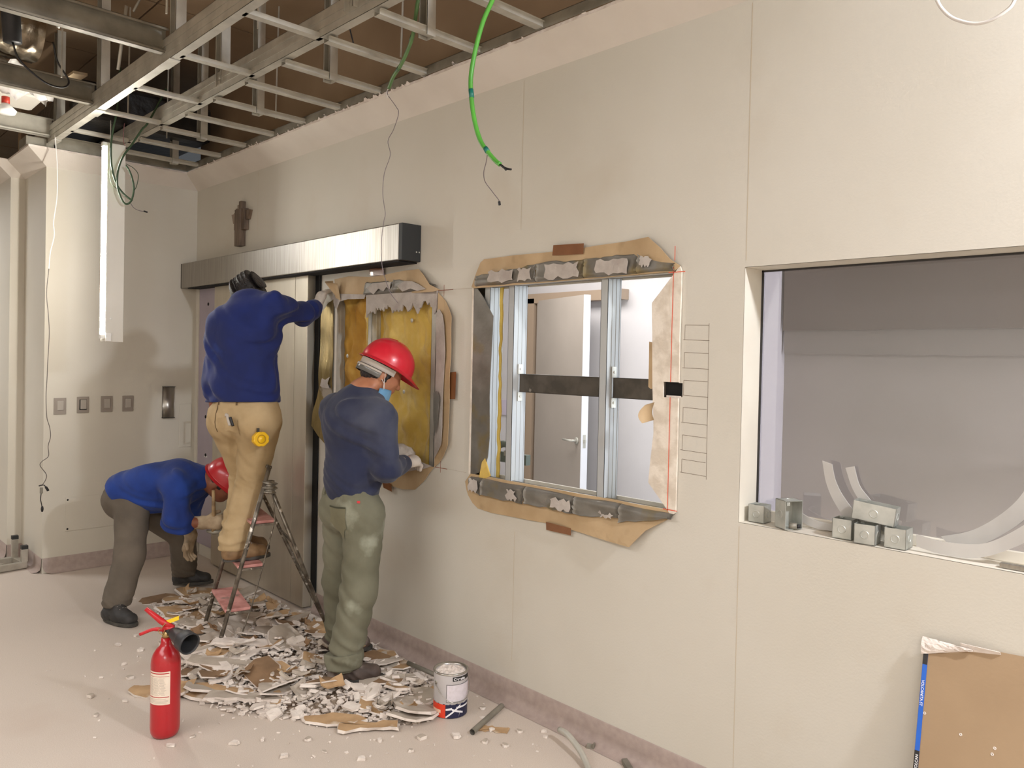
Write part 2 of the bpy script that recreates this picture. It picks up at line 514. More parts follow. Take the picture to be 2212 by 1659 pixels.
# splice plates on runner
for x in (2.30, 1.15, 0.2):
    MB().box((x-.1, -1.095, 3.030), (x+.06, -1.04, 3.034)).build('splice_plate', m_galv, grid)
# hanger studs: C section standing on strips
def hanger(x, y, z0, z1, w=.062, d=.045):
    mb = MB(); t = .0018
    mb.box((x-w/2, y, z0), (x+w/2, y+t, z1))
    for sx in (-1, 1):
        xa = x+sx*w/2
        mb.box((min(xa, xa-sx*t), y-d, z0), (max(xa, xa-sx*t), y, z1))
        xb = xa-sx*.009
        mb.box((min(xa, xb), y-d, z0), (max(xa, xb), y-d+t, z1))
    return mb.build('hanger_stud', m_galv, grid)
for x in (3.56, 2.76, 1.96, 1.16):
    hanger(x, -0.42, 2.992, 3.775)
hanger(0.36, -0.30, 2.99, 3.775, .05)
for x in (4.36, 5.16): hanger(x, -0.42, 2.992, 3.775)
for x, y in ((2.36, -1.03), (1.2, -1.03), (0.25, -1.03), (3.5, -1.03), (2.05, -0.67), (3.4, -0.69)):
    hanger(x, y, 3.07, 3.775, .075, .05)
# wall angle beside the cornice
MB().box((0.1, -0.150, Z2+.014), (9.5, -0.148, 3.045)).box((0.1, -0.150, 3.043), (9.5, -0.105, 3.045)).build('wall_angle', m_galvdk, grid)
MB().box((0.148, -1.05, Z2+.014), (0.150, -0.15, 3.075)).box((0.148, -1.05, 3.073), (0.20, -0.15, 3.075)).build('wall_angle', m_galvdk, grid)
MB().box((-0.1, -1.22, Z2+.014), (0.11, -1.05, 3.06)).build('corner_bracket', m_galvdk, grid)
# threaded rods
for i, (x, y) in enumerate(((1.5, -1.35), (2.75, -1.25), (1.0, -0.85), (2.9, -0.9), (0.7, -0.5), (3.1, -0.25), (4.2, -0.3), (1.7, -0.2))):
    MB().tube([(x, y, 3.08), (x+.02, y, 3.78)], .005, 6).build('threaded_rod', m_galv, grid)

# ------------------------------------------------------------------ inside the wall: opening with glass wool
def stud(x, z0, z1, y0=.016, y1=.104, fl=-1, m=m_galv, fw=.038):
    t = .0018; mb = MB()
    mb.box((x-t, y0, z0), (x, y1, z1))
    a, b = (x-fw, x) if fl < 0 else (x, x+fw)
    mb.box((a, y0, z0), (b, y0+t, z1)); mb.box((a, y1-t, z0), (b, y1, z1))
    lx = a if fl < 0 else b-t
    mb.box((lx, y0, z0), (lx+t, y0+.008, z1)); mb.box((lx, y1-.008, z0), (lx+t, y1, z1))
    for gy in (.032, .058, .082):
        mb.box((x, y0+gy-.003, z0), (x+.0015, y0+gy+.003, z1))
    return mb.build('stud', m, wall)
for x in (2.105, 2.49, 3.085):
    stud(x, .85, 2.12)
m_studw = M('stud_zinc_pale', (176, 178, 176), 0.5, 0.1, c2=(170, 172, 174), scale=6, stretch=(1, 1, .3), rvar=.1)
for x in (3.50, 3.669, 4.231):
    stud(x, .70, 2.3, m=m_studw)
# extra white plasterboard edge beside the left stud
MB().box((3.42, .09, .9), (3.50, .105, 2.1)).build('plaster_edge', m_plaster, wall)

def batt(x0, x1, z0, z1, yb, depth, m, seed, name='insulation_batt'):
    nu, nv = 44, 70
    def fn(u, v):
        ex = min(u, 1-u)*(x1-x0); ez = min(v, 1-v)*(z1-z0)
        pil = min(1, ex/.05)**.5*min(1, ez/.05)**.5
        p = Vector((u*(x1-x0)*7+seed, v*(z1-z0)*5.5, seed))
        q = mnoise.fractal(p, .9, 2.2, 5)
        return (x0+u*(x1-x0), yb-depth*pil*(.72+.45*q)-.010*mnoise.noise(p*3), z0+v*(z1-z0))
    us = [i/nu for i in range(nu+1)]; vs = [j/nv for j in range(nv+1)]
    return sheet(us, vs, fn, 0.01).build(name, m, wall, smooth=True)
batt(2.108, 2.485, .9, 2.1, .104, .065, m_amber, 3.1)
batt(2.37, 2.487, .9, 2.1, .10, .075, m_yellow, 9.1)
batt(2.51, 3.06, .9, 2.08, .104, .072, m_yellow, 5.2)
batt(3.402, 3.498, .95, 2.05, .10, .05, m_yellow, 7.7)
# lining behind the batts so the cavity is closed
MB().box((2.09, .1045, .85), (3.125, .1055, 2.12)).build('foil_lining', m_foil, wall)
# foil washers pressed in the wool
for x, z in ((2.86, 1.80), (2.80, 1.41), (2.22, 1.60)):
    y = .025
    MB().lathe([(0, .004), (.004, .005), (.010, .001), (.012, 0)], (0, 0, 0), 14, mat=Matrix.Translation((x, y, z)) @ Matrix.Rotation(math.radians(90), 4, 'X')).build('washer', m_galv, wall, smooth=True)

# ------------------------------------------------------------------ peeled wall covering
def flap(name, poly, y, th, m, bulge=0.0, seed=0.0, parent=wall, n=7, lift=None):
    """polygon (x, z) on the wall as a sheet standing y off the wall, gently buckled, with thickness th"""
    import mathutils.geometry as mg
    # triangulate a dense polygon: insert points on edges and jitter depth
    P = []
    for i in range(len(poly)):
        a, b = Vector(poly[i]), Vector(poly[(i+1) % len(poly)])
        k = max(1, int((b-a).length/.03))
        for j in range(k): P.append(a.lerp(b, j/k))
    # interior grid
    xs = [p.x for p in P]; zs = [p.y for p in P]
    inner = []
    st = .022
    x = min(xs)+st/2
    def inside(q):
        c = False; m_ = len(poly)
        for i in range(m_):
            (x1, y1), (x2, y2) = poly[i], poly[(i+1) % m_]
            if (y1 > q[1]) != (y2 > q[1]) and q[0] < (x2-x1)*(q[1]-y1)/(y2-y1)+x1: c = not c
        return c
    while x < max(xs):
        z = min(zs)+st/2
        while z < max(zs):
            if inside((x, z)) and min((Vector((x, z))-p).length for p in P) > .012: inner.append(Vector((x, z)))
            z += st
        x += st
    allp = P+inner
    edges = [(i, (i+1) % len(P)) for i in range(len(P))]
    vv, ee, ff, *_ = mg.delaunay_2d_cdt(allp, edges, [], 1, 1e-5)
    def dep(p):
        q = mnoise.noise(Vector((p.x*5+seed, p.y*5, seed)))
        l = lift(p.x, p.y) if lift else 0
        return y+bulge*(.5+q)+l
    v = [(p.x, -max(.0008, dep(p)), p.y) for p in vv]
    nn = len(v)
    v += [(a, b-th, c) for a, b, c in v]
    f = []
    for q in ff:
        q = list(q); a, b, c = (Vector((vv[k].x, vv[k].y)) for k in q[:3])
        if (b-a).cross(c-a) > 0: q.reverse()
        f.append(tuple(q)); f.append(tuple(k+nn for k in reversed(q)))
    from collections import Counter
    ec = Counter()
    for q in ff:
        for i in range(len(q)): ec[frozenset((q[i], q[(i+1) % len(q)]))] += 1
    for e, c in ec.items():
        if c == 1:
            a, b = tuple(e); f.append((a, b, b+nn, a+nn))
    return mesh_obj(name, v, f, m, parent, smooth=False)

def curl(x0, x1, zedge, r, h, ang, m, name='lead_strip', seed=0, down=False, taper0=0, taper1=0, out=0.0, parent=wall):
    """sheet bent out of the opening over its top (or bottom) edge and rolled back on the wall"""
    nu = max(6, int((x1-x0)/.02)); nv = 14
    us = [i/nu for i in range(nu+1)]; vs = [j/nv for j in range(nv+1)]
    sg = -1 if down else 1
    def fn(u, v):
        x = x0+(x1-x0)*u
        hh = h*(1-taper0*(1-u)-taper1*u)*(1+.10*mnoise.noise(Vector((x*22, seed, 1))) * v)
        a = v
        # quarter roll then flat part
        if a < .35:
            t = a/.35*math.pi*.5
            yy = .035-(.035+r)*math.sin(t); zz = zedge+sg*r*(1-math.cos(t))*.8
        else:
            t = (a-.35)/.65
            yy = -r*(1-.55*t)+(-out*t); zz = zedge+sg*(r*.8+(hh-r*.8)*t)
        yy += .005*mnoise.noise(Vector((x*9+seed, v*3, seed)))
        x += .012*(v)*mnoise.noise(Vector((v*9, seed, x*2)))
        return (x, min(yy, .05), zz)
    return sheet(us, vs, fn, 0.003).build(name, m, parent, smooth=True)

# --- second opening (clear through)
top2 = [(3.389, 1.950), (3.425, 2.020), (3.454, 2.066), (3.48, 2.080), (3.66, 2.082), (3.894, 2.079), (4.02, 2.075), (4.187, 2.083), (4.356, 2.086), (4.458, 2.090), (4.514, 2.045), (4.558, 1.997), (4.602, 1.968), (4.57, 1.948), (3.41, 1.943)]
flap('vinyl_flap', top2, .003, .0022, m_tan, .008, 1.0, lift=lambda x, z: max(0, (x-4.3))*.10*max(0, min(1, (z-1.96)/.12)))
bot2 = [(3.373, .992), (3.380, .955), (3.393, .926), (3.425, .893), (3.464, .872), (3.564, .866), (3.75, .872), (3.986, .877), (4.15, .874), (4.321, .867), (4.415, .866), (4.445, .90), (4.481, .941), (4.591, 1.010), (4.58, 1.035), (3.41, 1.035)]
flap('vinyl_flap', bot2, .003, .0022, m_tan, .008, 2.0, lift=lambda x, z: max(0, (x-4.0))*.09*max(0, min(1, (1.0-z)/.12)))
rt2 = [(4.598, 1.968), (4.473, 1.832), (4.480, 1.70), (4.485, 1.514), (4.488, 1.45), (4.495, 1.325), (4.476, 1.128), (4.528, 1.075), (4.588, 1.013), (4.606, 1.03), (4.606, 1.466), (4.535, 1.466), (4.535, 1.526), (4.606, 1.526), (4.606, 1.95)]
flap('plaster_flap', rt2, .001, .008, m_plaster, .004, 4.0)
flap('brown_paper_tab', [(4.462, 1.681), (4.484, 1.677), (4.492, 1.50), (4.476, 1.495), (4.464, 1.503)], .004, .002, m_tan, .004, 3)
sheet([i/10 for i in range(11)], [0, .5, 1], lambda u, v: (4.452+.045*v-.012*math.sin(u*3), -.008-.03*math.sin(u*2.6)*(1-v), 1.43-.07*u+.015*v), .002).build('brown_paper_tab', m_tan, wall, smooth=True)
for i, (a, b, s, t0, t1) in enumerate(((3.425, 3.835, 1, .35, 0), (3.838, 4.12, 2, 0, 0), (4.122, 4.40, 3, 0, 0), (4.40, 4.575, 4, 0, .55))):
    curl(a, b, 1.946, .022, .085, 0, m_lead, seed=s*3.3, taper0=t0, taper1=t1)
for i, (a, b, s, t0, t1, h) in enumerate(((3.415, 3.50, 5, .2, 0, .085), (3.505, 3.80, 6, 0, 0, .085), (3.80, 4.105, 7, 0, 0, .082), (4.10, 4.345, 8, 0, .3, .085), (4.345, 4.60, 9, 0, .75, .08))):
    curl(a, b, 1.030, .030, h, 0, m_lead, seed=s*3.3, down=True, taper0=t0, taper1=t1, out=.015)
# torn paper left on the lead strips
def ragpaper(x0, x1, z0, z1, y, seed):
    rr_ = random.Random(seed); n_ = 7
    a = [(x0+(x1-x0)*i/n_, z0+rr_.uniform(-.006, .010)) for i in range(n_+1)]; b = [(x1-(x1-x0)*i/n_, z1+rr_.uniform(-.012, .004)) for i in range(n_+1)]
    c = [(x1+rr_.uniform(-.012, .012), z0+(z1-z0)*t) for t in (.3, .65)]; d_ = [(x0+rr_.uniform(-.012, .012), z0+(z1-z0)*t) for t in (.7, .35)]
    return flap('torn_paper', a+c+b+d_, y, .0012, m_paper, .003, seed)
for k_, (x0_, x1_, z0_, z1_, y_) in enumerate(((3.53, 3.70, 1.958, 2.018, .027), (3.73, 3.82, 1.958, 2.02, .027), (3.90, 4.10, 1.956, 2.02, .027), (4.20, 4.36, 1.956, 2.022, .027), (4.42, 4.47, 1.975, 2.015, .027), (3.43, 3.49, .955, 1.02, .036), (3.70, 3.76, .955, 1.0, .040), (3.98, 4.09, .955, 1.005, .040), (4.26, 4.32, .965, .985, .040))):
    ragpaper(x0_, x1_, z0_, z1_, y_, k_+20)
# lead strip folded at the left side of the opening
lf2 = [(3.402, 1.942), (3.430, 1.940), (3.469, 1.90), (3.546, 1.805), (3.540, 1.65), (3.535, 1.545), (3.531, 1.42), (3.535, 1.323), (3.537, 1.22), (3.528, 1.13), (3.503, 1.074), (3.462, 1.045), (3.436, 1.034), (3.407, 1.034)]
o = flap('lead_strip', lf2, -.012, .003, m_lead, .006, 6.0, lift=lambda x, z: -.10*max(0, x-3.41)*.5)
o2 = flap('yellow_scrap', [(3.47, 1.02), (3.52, 1.025), (3.55, 1.04), (3.51, 1.12), (3.49, 1.10)], -.03, .006, m_yellow, .004, 8)
MB().box((3.392, -.006, 1.03), (3.402, .002, 1.945)).build('white_edge', m_plaster, wall)
# brown tape
for poly in ([(3.943, 2.105), (4.12, 2.097), (4.118, 2.052), (3.938, 2.060)], [(3.935, .885), (4.083, .881), (4.084, .851), (3.938, .850)],
             [(2.506, 2.102), (2.648, 2.092), (2.650, 2.053), (2.507, 2.062)], [(3.240, 1.527), (3.295, 1.532), (3.292, 1.395), (3.237, 1.392)], [(2.669, .905), (2.758, .901), (2.765, .858), (2.684, .870)]):
    flap('tape_strip', poly, .0165, .0008, m_tape, .001, poly[0][0])

# --- first opening (glass wool)
top1 = [(2.135, 1.948), (2.113, 2.064), (2.269, 2.072), (2.518, 2.054), (2.66, 2.058), (2.825, 2.068), (2.974, 2.066), (3.015, 2.038), (3.084, 1.978), (3.187, 1.945), (3.123, 1.938), (2.80, 1.946), (2.40, 1.946)]
flap('vinyl_flap', top1, .003, .0022, m_tan, .008, 11.0, lift=lambda x, z: max(0, x-2.85)*.10)
rt1 = [(3.125, 1.936), (3.189, 1.890), (3.235, 1.845), (3.265, 1.808), (3.264, 1.60), (3.261, 1.375), (3.256, 1.164), (3.210, 1.105), (3.163, 1.060), (3.125, 1.033), (3.135, 1.3), (3.135, 1.7)]
flap('vinyl_flap', rt1, .004, .0022, m_tan, .010, 12.0, lift=lambda x, z: max(0, x-3.18)*.25)
bot1 = [(2.55, .96), (2.657, .901), (2.75, .888), (2.855, .883), (2.959, .895), (3.038, .949), (3.125, 1.035), (2.6, 1.032)]
flap('vinyl_flap', bot1, .003, .0022, m_tan, .008, 13.0)
lf1 = [(2.118, 1.94), (2.06, 1.92), (1.995, 1.86), (1.985, 1.70), (1.99, 1.55), (1.985, 1.4), (1.93, 1.25), (1.925, 1.16), (1.99, 1.10), (2.10, 1.02), (2.118, 1.3)]
flap('foil_flap', lf1, .006, .0025, m_foil, .012, 14.0, lift=lambda x, z: max(0, 2.1-x)*.12)
flap('torn_paper', [(2.02, 1.46), (2.06, 1.45), (2.11, 1.47), (2.085, 1.43), (2.11, 1.40), (2.05, 1.40), (2.0, 1.41)], .026, .002, m_paper, .002, 4)
curl(2.455, 2.735, 1.946, .022, .075, 0, m_lead, seed=31, taper0=.0)
curl(2.735, 3.11, 1.946, .026, .080, 0, m_lead, seed=33, taper1=.6)
for poly, s in (([(2.50, 1.99), (2.56, 2.012), (2.68, 2.012), (2.74, 2.008), (2.73, 1.97), (2.70, 1.985), (2.67, 1.962), (2.62, 1.98), (2.57, 1.95), (2.53, 1.968)], 1),
                ([(2.80, 1.985), (2.86, 2.008), (2.93, 2.004), (2.99, 1.985), (3.06, 1.955), (2.98, 1.95), (2.92, 1.965), (2.85, 1.952)], 2)):
    flap('torn_paper', poly, .030, .0015, m_paper, .004, s*5)
# ragged gypsum hanging from the top edge
zz = []
xs_ = np.linspace(2.47, 3.115, 46)
poly = [(2.47, 1.952), (3.118, 1.948)]
for k, x in enumerate(xs_[::-1]):
    d = .045+.085*abs(mnoise.noise(Vector((x*13, 3.3, 0))))+(.022 if k % 2 else 0)*random.uniform(0, 1.4)
    if x < 2.56: d += .03
    poly.append((float(x), 1.945-d))
flap('ragged_gypsum', poly, .001, .010, m_paper, .006, 15.0)
flap('torn_paper', [(2.10, 1.955), (2.14, 1.975), (2.30, 1.965), (2.47, 1.955), (2.46, 1.93), (2.28, 1.935), (2.19, 1.925), (2.16, 1.88), (2.13, 1.90)], .012, .002, m_paper, .008, 16)
sheet([i/8 for i in range(9)], [j/6 for j in range(7)], lambda u, v: (2.15+.06*u-.04*v*math.sin(u*3), -.02-.05*math.sin(u*3.1)*v-.02*v, 1.95+.10*v-.02*u), .002).build('torn_paper', m_tan, wall, smooth=True)
# grey lead behind the right vinyl flap
rg1 = [(3.128, 1.83), (3.150, 1.85), (3.185, 1.82), (3.205, 1.77), (3.222, 1.63), (3.214, 1.5), (3.205, 1.395), (3.208, 1.25), (3.197, 1.159), (3.16, 1.115), (3.130, 1.08), (3.132, 1.416)]
flap('lead_strip', rg1, .014, .002, m_paper, .004, 17.0, lift=lambda x, z: max(0, x-3.15)*.2)
flap('lead_strip', [(3.140, 1.42), (3.165, 1.43), (3.190, 1.40), (3.175, 1.26), (3.155, 1.20), (3.142, 1.3)], .034, .002, m_lead, .002, 18.0)
for z0, z1 in ((1.03, 1.945),):
    MB().box((3.108, .001, z0), (3.1255, .014, z1)).build('gypsum_edge', m_gyps, wall)
# bottom ledge with torn paper
flap('torn_paper', [(2.75, 1.035), (2.83, 1.06), (3.0, 1.055), (3.12, 1.04), (3.06, 1.02), (2.9, 0.985), (2.8, .98)], .02, .002, m_paper, .006, 19)

# pencil marks, red guide lines, plaster smears
def marks(name, segs, m, w=.0022, y=.0006):
    mb = MB()
    for (x0, z0), (x1, z1) in segs:
        d = Vector((x1-x0, z1-z0)); d.normalize(); nx, nz_ = -d.y*w/2, d.x*w/2
        mb.add([(x0-nx, -y, z0-nz_), (x1-nx, -y, z1-nz_), (x1+nx, -y, z1+nz_), (x0+nx, -y, z0+nz_)], [(0, 1, 2, 3)])
    return mb.build(name, m, wall)
segs = []
xa, xb = 4.622, 4.726
zs_ = [1.744, 1.688, 1.640, 1.582, 1.535, 1.478, 1.432, 1.375, 1.327, 1.270, 1.235, 1.185]
for i in range(0, 12, 2):
    t, b = zs_[i], zs_[i+1]
    segs += [((xa, t), (xb, t-.003)), ((xa-.008, b), (xb+.003, b-.003)), ((xa, t), (xa, b))]
segs += [((xb, 1.748), (xb+.004, 1.17))]
marks('pencil_mark', segs, m_pencil, .0016)
marks('pencil_mark', [((3.19, 1.948), (3.39, 1.945)), ((3.19, 1.036), (3.37, 1.034)), ((3.385, 1.93), (3.395, 1.06))], M('faint_pencil_line', (176, 162, 142), .9), .0012)
marks('red_guide_line', [((4.572, 1.965), (4.571, 1.526)), ((4.571, 1.468), (4.571, 1.03)), ((4.55, 1.9455), (4.625, 1.9455)), ((4.55, 1.0365), (4.615, 1.0365)), ((4.577, 2.045), (4.577, 1.99))], m_red, .0032, .0135)
marks('red_guide_line', [((3.165, 1.915), (3.165, 1.975)), ((3.11, 1.947), (3.24, 1.947)), ((3.165, 1.01), (3.165, 1.07)), ((3.12, 1.034), (3.22, 1.034))], M('faded_red_line', (150, 84, 62), .9), .003)
marks('pencil_mark', [((1.06, 2.42), (1.06, 2.88)), ((3.72, 2.88), (3.72, 2.2)), ((4.87, 2.88), (4.87, 1.97)), ((3.72, .2), (3.72, .8)), ((4.87, .15), (4.87, 1.02))], M('wall_joint_line', (196, 182, 158), .7), .002)
# inside of the small square cut
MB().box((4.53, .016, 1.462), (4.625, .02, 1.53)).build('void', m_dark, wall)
MB().box((4.545, -.001, 1.466), (4.61, .004, 1.474)).build('gypsum_edge', m_gyps, wall)

# cross brace between the studs
def brace(x0, x1, z0, z1, y):
    t = .0018; mb = MB()
    mb.box((x0, y, z0), (x1, y+t, z1)); mb.box((x0, y, z1-t), (x1, y+.04, z1)); mb.box((x0, y, z0), (x1, y+.04, z0+t))
    return mb
m_brace = M('dull_brace_steel', (96, 90, 82), .5, .6, c2=(78, 73, 66), scale=14, detail=6, lo=.4, hi=.6, c3=(150, 144, 134), scale3=18, lo3=.66, hi3=.72)
brace(3.672, 4.193, 1.447, 1.532, .058).build('cross_brace', m_brace, wall)
brace(4.234, 4.62, 1.447, 1.532, .058).build('cross_brace', m_brace, wall)
for xx in (3.6725, 4.2345):
    for za, zb in ((1.532, 1.578), (1.405, 1.447)):
        br_ = MB().box((xx, .046, za), (xx+.003, .075, zb)).build('bracket', m_galv, wall)
        MB().lathe([(0, .003), (.005, .002), (.006, 0)], (0, 0, 0), 8, mat=Matrix.Translation((xx+.003, .06, (za+zb)/2)) @ Matrix.Rotation(math.radians(90), 4, 'Y')).build('screw', m_galv, br_)

# ------------------------------------------------------------------ deep window on the right
wreveal = MB()
x0, x1, z0, z1 = HOLE3
yb = .124
wreveal.add([(x0, 0, z0), (x0, yb, z0), (x0, yb, z1), (x0, 0, z1)], [(3, 2, 1, 0)])
wreveal.add([(x1, 0, z0), (x1, yb, z0), (x1, yb, z1), (x1, 0, z1)], [(0, 1, 2, 3)])
wreveal.add([(x0, 0, z0), (x1, 0, z0), (x1, yb, z0), (x0, yb, z0)], [(0, 1, 2, 3)])
wreveal.add([(x0, 0, z1), (x1, 0, z1), (x1, yb, z1), (x0, yb, z1)], [(3, 2, 1, 0)])
for v in range(len(wreveal.v)):
    x, y, z = wreveal.v[v]
    wreveal.v[v] = (x+(.0015 if x < 6 else -.0015), y-.0004, z+(.0015 if z < 1.5 else -.0015))
win = struct(wreveal.build('window_1', m_reveal), 'wide internal window set deep in the wall with dark glass')
MB().box((x0+.0018, .118, z0+.002), (x0+.008, .124, z1)).box((x0, .118, z1-.008), (x1, .124, z1-.002)).box((x0, .118, z0+.002), (x1, .124, z0+.007)).build('seal', M('dark_window_seal', (48, 46, 45), .6), win)
# glass: thin pane that both mirrors and lets through
mg = bpy.data.materials.new('window_glass'); mg.use_nodes = True
nt = mg.node_tree; nt.nodes.clear()
out = nt.nodes.new('ShaderNodeOutputMaterial'); mix = nt.nodes.new('ShaderNodeMixShader')
tr = nt.nodes.new('ShaderNodeBsdfTransparent'); gl = nt.nodes.new('ShaderNodeBsdfGlossy'); fr = nt.nodes.new('ShaderNodeFresnel')
fr.inputs['IOR'].default_value = 1.9
tr.inputs['Color'].default_value = (.88, .88, .89, 1)
gl.inputs['Roughness'].default_value = .06
nt.links.new(fr.outputs[0], mix.inputs[0]); nt.links.new(tr.outputs[0], mix.inputs[1]); nt.links.new(gl.outputs[0], mix.inputs[2]); nt.links.new(mix.outputs[0], out.inputs['Surface'])
MB().box((x0, .1245, z0), (x1, .1265, z1)).build('pane', mg, win)
# dark room behind the glass
m_dim = M('dim_grey_wall', (176, 168, 163), .7, c2=(166, 158, 152), scale=1.5)
mb = MB()
YB = .40
mb.add([(4.82, YB, 0), (9.6, YB, 0), (9.6, YB, 2.9), (4.82, YB, 2.9)], [(0, 1, 2, 3)])
mb.add([(4.82, .13, 0), (9.6, .13, 0), (9.6, YB, 0), (4.82, YB, 0)], [(0, 1, 2, 3)])
mb.add([(4.82, .13, 2.4), (9.6, .13, 2.4), (9.6, YB, 2.4), (4.82, YB, 2.4)], [(3, 2, 1, 0)])
struct(mb.build('wall_dim_room', m_dim), 'grey wall of the unlit passage behind the window')
MB().box((4.80, .13, 0), (4.82, YB, 2.4)).build('shadowed_side_wall', M('violet_grey_shadow', (92, 88, 92), .6), win)  # side wall of the passage, its shade put into a dark grey colour
MB().box((x0, .112, z0+.0016), (x1, .1235, z0+.038)).build('glazing_bead', m_reveal, win, bevel=.003)
# two added sheets behind the glass, upper bands of shade put into their grey
MB().box((4.83, .375, 1.645), (9.5, .378, 2.39)).build('shadow_band', M('grey_shadow', (150, 142, 137), .8), win)
MB().box((4.83, .362, 1.735), (9.5, .365, 2.39)).build('shadow_band', M('dark_grey_shadow', (118, 108, 102), .8), win)
MB().box((5.72, .36, 1.30), (7.0, .398, 1.312)).build('ledge', m_dim, win)

# ------------------------------------------------------------------ bright room behind the cut opening
m_bwall = M('back_room_wall', (206, 202, 202), .6, c2=(198, 194, 194), scale=2)
mb = MB()
mb.add([(-1, 2.32, 0), (4.8, 2.32, 0), (4.8, 2.32, 2.9), (-1, 2.32, 2.9)], [(0, 1, 2, 3)])
mb.add([(-1, .121, 0), (4.8, .121, 0), (4.8, 2.32, 0), (-1, 2.32, 0)], [(0, 1, 2, 3)])
mb.add([(-1, .121, 2.7), (4.8, .121, 2.7), (4.8, 2.32, 2.7), (-1, 2.32, 2.7)], [(3, 2, 1, 0)])
mb.add([(4.79, .121, 0), (4.79, 2.32, 0), (4.79, 2.32, 2.7), (4.79, .121, 2.7)], [(3, 2, 1, 0)])
mb.add([(-1, .121, 0), (-1, 2.32, 0), (-1, 2.32, 2.7), (-1, .121, 2.7)], [(0, 1, 2, 3)])
wb = struct(mb.build('wall_back_room', m_bwall), 'pale wall of the daylit room seen through the cut opening')
MB().box((-1, 2.305, 1.10), (1.50, 2.319, 1.235)).build('wall_guard_band', M('lilac_wall_guard', (196, 186, 200), .5), wb)
# ajar door
m_bdoor = M('beige_door', (176, 166, 156), .5, c2=(168, 158, 148), scale=2)
H, E_ = Vector((1.66, 2.25, 0)), Vector((2.42, 1.98, 0))
d = (E_-H).normalized(); nn_ = Vector((d.y, -d.x, 0))
mb = MB(); c = (H+E_)/2
mb.obox((c.x, c.y, 1.05), d*((E_-H).length/2), nn_*.024, (0, 0, 1.05))
door2 = struct(mb.build('door_2', m_bdoor), 'beige flush door standing ajar in the room behind')
mb = MB(); e = E_+d*.003
mb.obox((e.x, e.y, 1.05), d*.003, nn_*.028, (0, 0, 1.05)); mb.build('edge_band', M('white_door_edge', (226, 226, 230), .5), door2)
mb = MB(); k = E_-d*.065-nn_*.0
f0 = k+nn_*.026+Vector((0, 0, .99))
if (Vector((6.3, -2.5, 1))-f0).dot(nn_) < 0: nn_ = -nn_; f0 = k+nn_*.026+Vector((0, 0, .99))
rot = nn_.to_track_quat('Z', 'Y').to_matrix().to_4x4()
mb.lathe([(0, .010), (.024, .010), (.027, .004), (.027, 0)], (0, 0, 0), 20, mat=Matrix.Translation(f0) @ rot)
mb.tube([f0, f0+nn_*.05], .010, 10); mb.tube([f0+nn_*.045, f0+nn_*.055-d*.05, f0+nn_*.055-d*.12], .009, 8)
mb.build('handle', m_galv, door2, smooth=True)
mb = MB(); q = e+d*.004+Vector((0, 0, .99)); mb.obox(q, d*.001, nn_*.012, (0, 0, .05)); mb.obox(q+d*.008, d*.008, nn_*.007, (0, 0, .012)); mb.build('latch', m_galv, door2)
m_frame2 = M('tan_door_frame', (158, 138, 118), .5)
MB().box((1.50, 2.22, 0), (1.62, 2.319, 2.12)).box((1.50, 2.22, 2.08), (2.55, 2.319, 2.16)).build('door_frame', m_frame2, door2)
MB().box((1.46, 2.29, 0), (1.50, 2.318, 2.12)).build('bright_gap', M('gap_light_white', (244, 244, 244), .5), door2)  # white strip standing in for light through the hinge gap
for z in (.45, 1.12, 1.62, 1.8):
    MB().box((1.465, 2.28, z), (1.505, 2.30, z+.10)).build('hinge', m_dark, door2)
# pipe clamp standing on the far side of the opening
pc = empty('pipe_clamp', (3.47, .16, 1.05)); tag(pc, 'dark green metal bar clamp behind the lower left of the cut opening', 'clamp')
m_clamp = M('dark_clamp_metal', (84, 90, 80), .5, .4)
MB().tube(spline([(3.36, .20, 1.145), (3.42, .20, 1.17), (3.47, .20, 1.16), (3.475, .20, 1.12)], 6), .018, 8).build('jaw', m_clamp, pc, smooth=True)
MB().box((3.36, .185, 1.08), (3.60, .215, 1.13)).build('bar', m_clamp, pc)
MB().tube([(3.475, .20, 1.14), (3.47, .20, .80)], .012, 8).build('screw', m_clamp, pc, smooth=True)
MB().box((3.45, .175, 1.115), (3.53, .225, 1.14)).build('collar', m_galvdk, pc)

# ------------------------------------------------------------------ sliding door
m_leaf = M('satin_steel_leaf', (206, 198, 182), 0.33, 0.75, c2=(190, 182, 166), scale=2.0, stretch=(3, 1, .5), detail=5, rvar=.12, bump=.02, bscale=3)
mb = MB().box((0.50, -.062, .012), (1.73, -.004, 2.098))
door = struct(mb.build('door_1', m_leaf, bevel=.002), 'steel sliding door with a long metal track cover over it')
MB().box((1.734, -.062, .012), (1.890, -.004, 2.098)).build('door_stile', m_leaf, door, bevel=.002)
MB().box((1.7305, -.058, .012), (1.7335, -.006, 2.098)).build('joint', m_dark, door)
MB().box((0.13, -.022, .10), (0.498, -.002, 2.10)).build('side_panel', m_lilac, door)
MB().box((0.098, -.030, .02), (0.13, -.002, 2.10)).build('jamb', m_wallfar, door)
for x, z in ((.296, 1.977), (.277, 1.103), (.287, .806)):
    MB().lathe([(0, .003), (.012, .003), (.013, 0)], (0, 0, 0), 10, mat=Matrix.Translation((x, -.023, z)) @ Matrix.Rotation(math.radians(90), 4, 'X')).build('screw', m_dark, door)
MB().box((.265, -.0235, .79), (.315, -.022, .80)).build('label_patch', m_white, door)
mb = MB().tube([(.555, -.064, 1.185), (.555, -.115, 1.185), (.555, -.115, 1.03), (.555, -.064, 1.03)], .0065, 8)
mb.build('pull_handle', m_galv, door, smooth=True)
# dark strip beside the leaf
MB().box((1.892, -.010, .11), (1.950, -.001, 2.10)).build('dark_strip', m_dark, door)
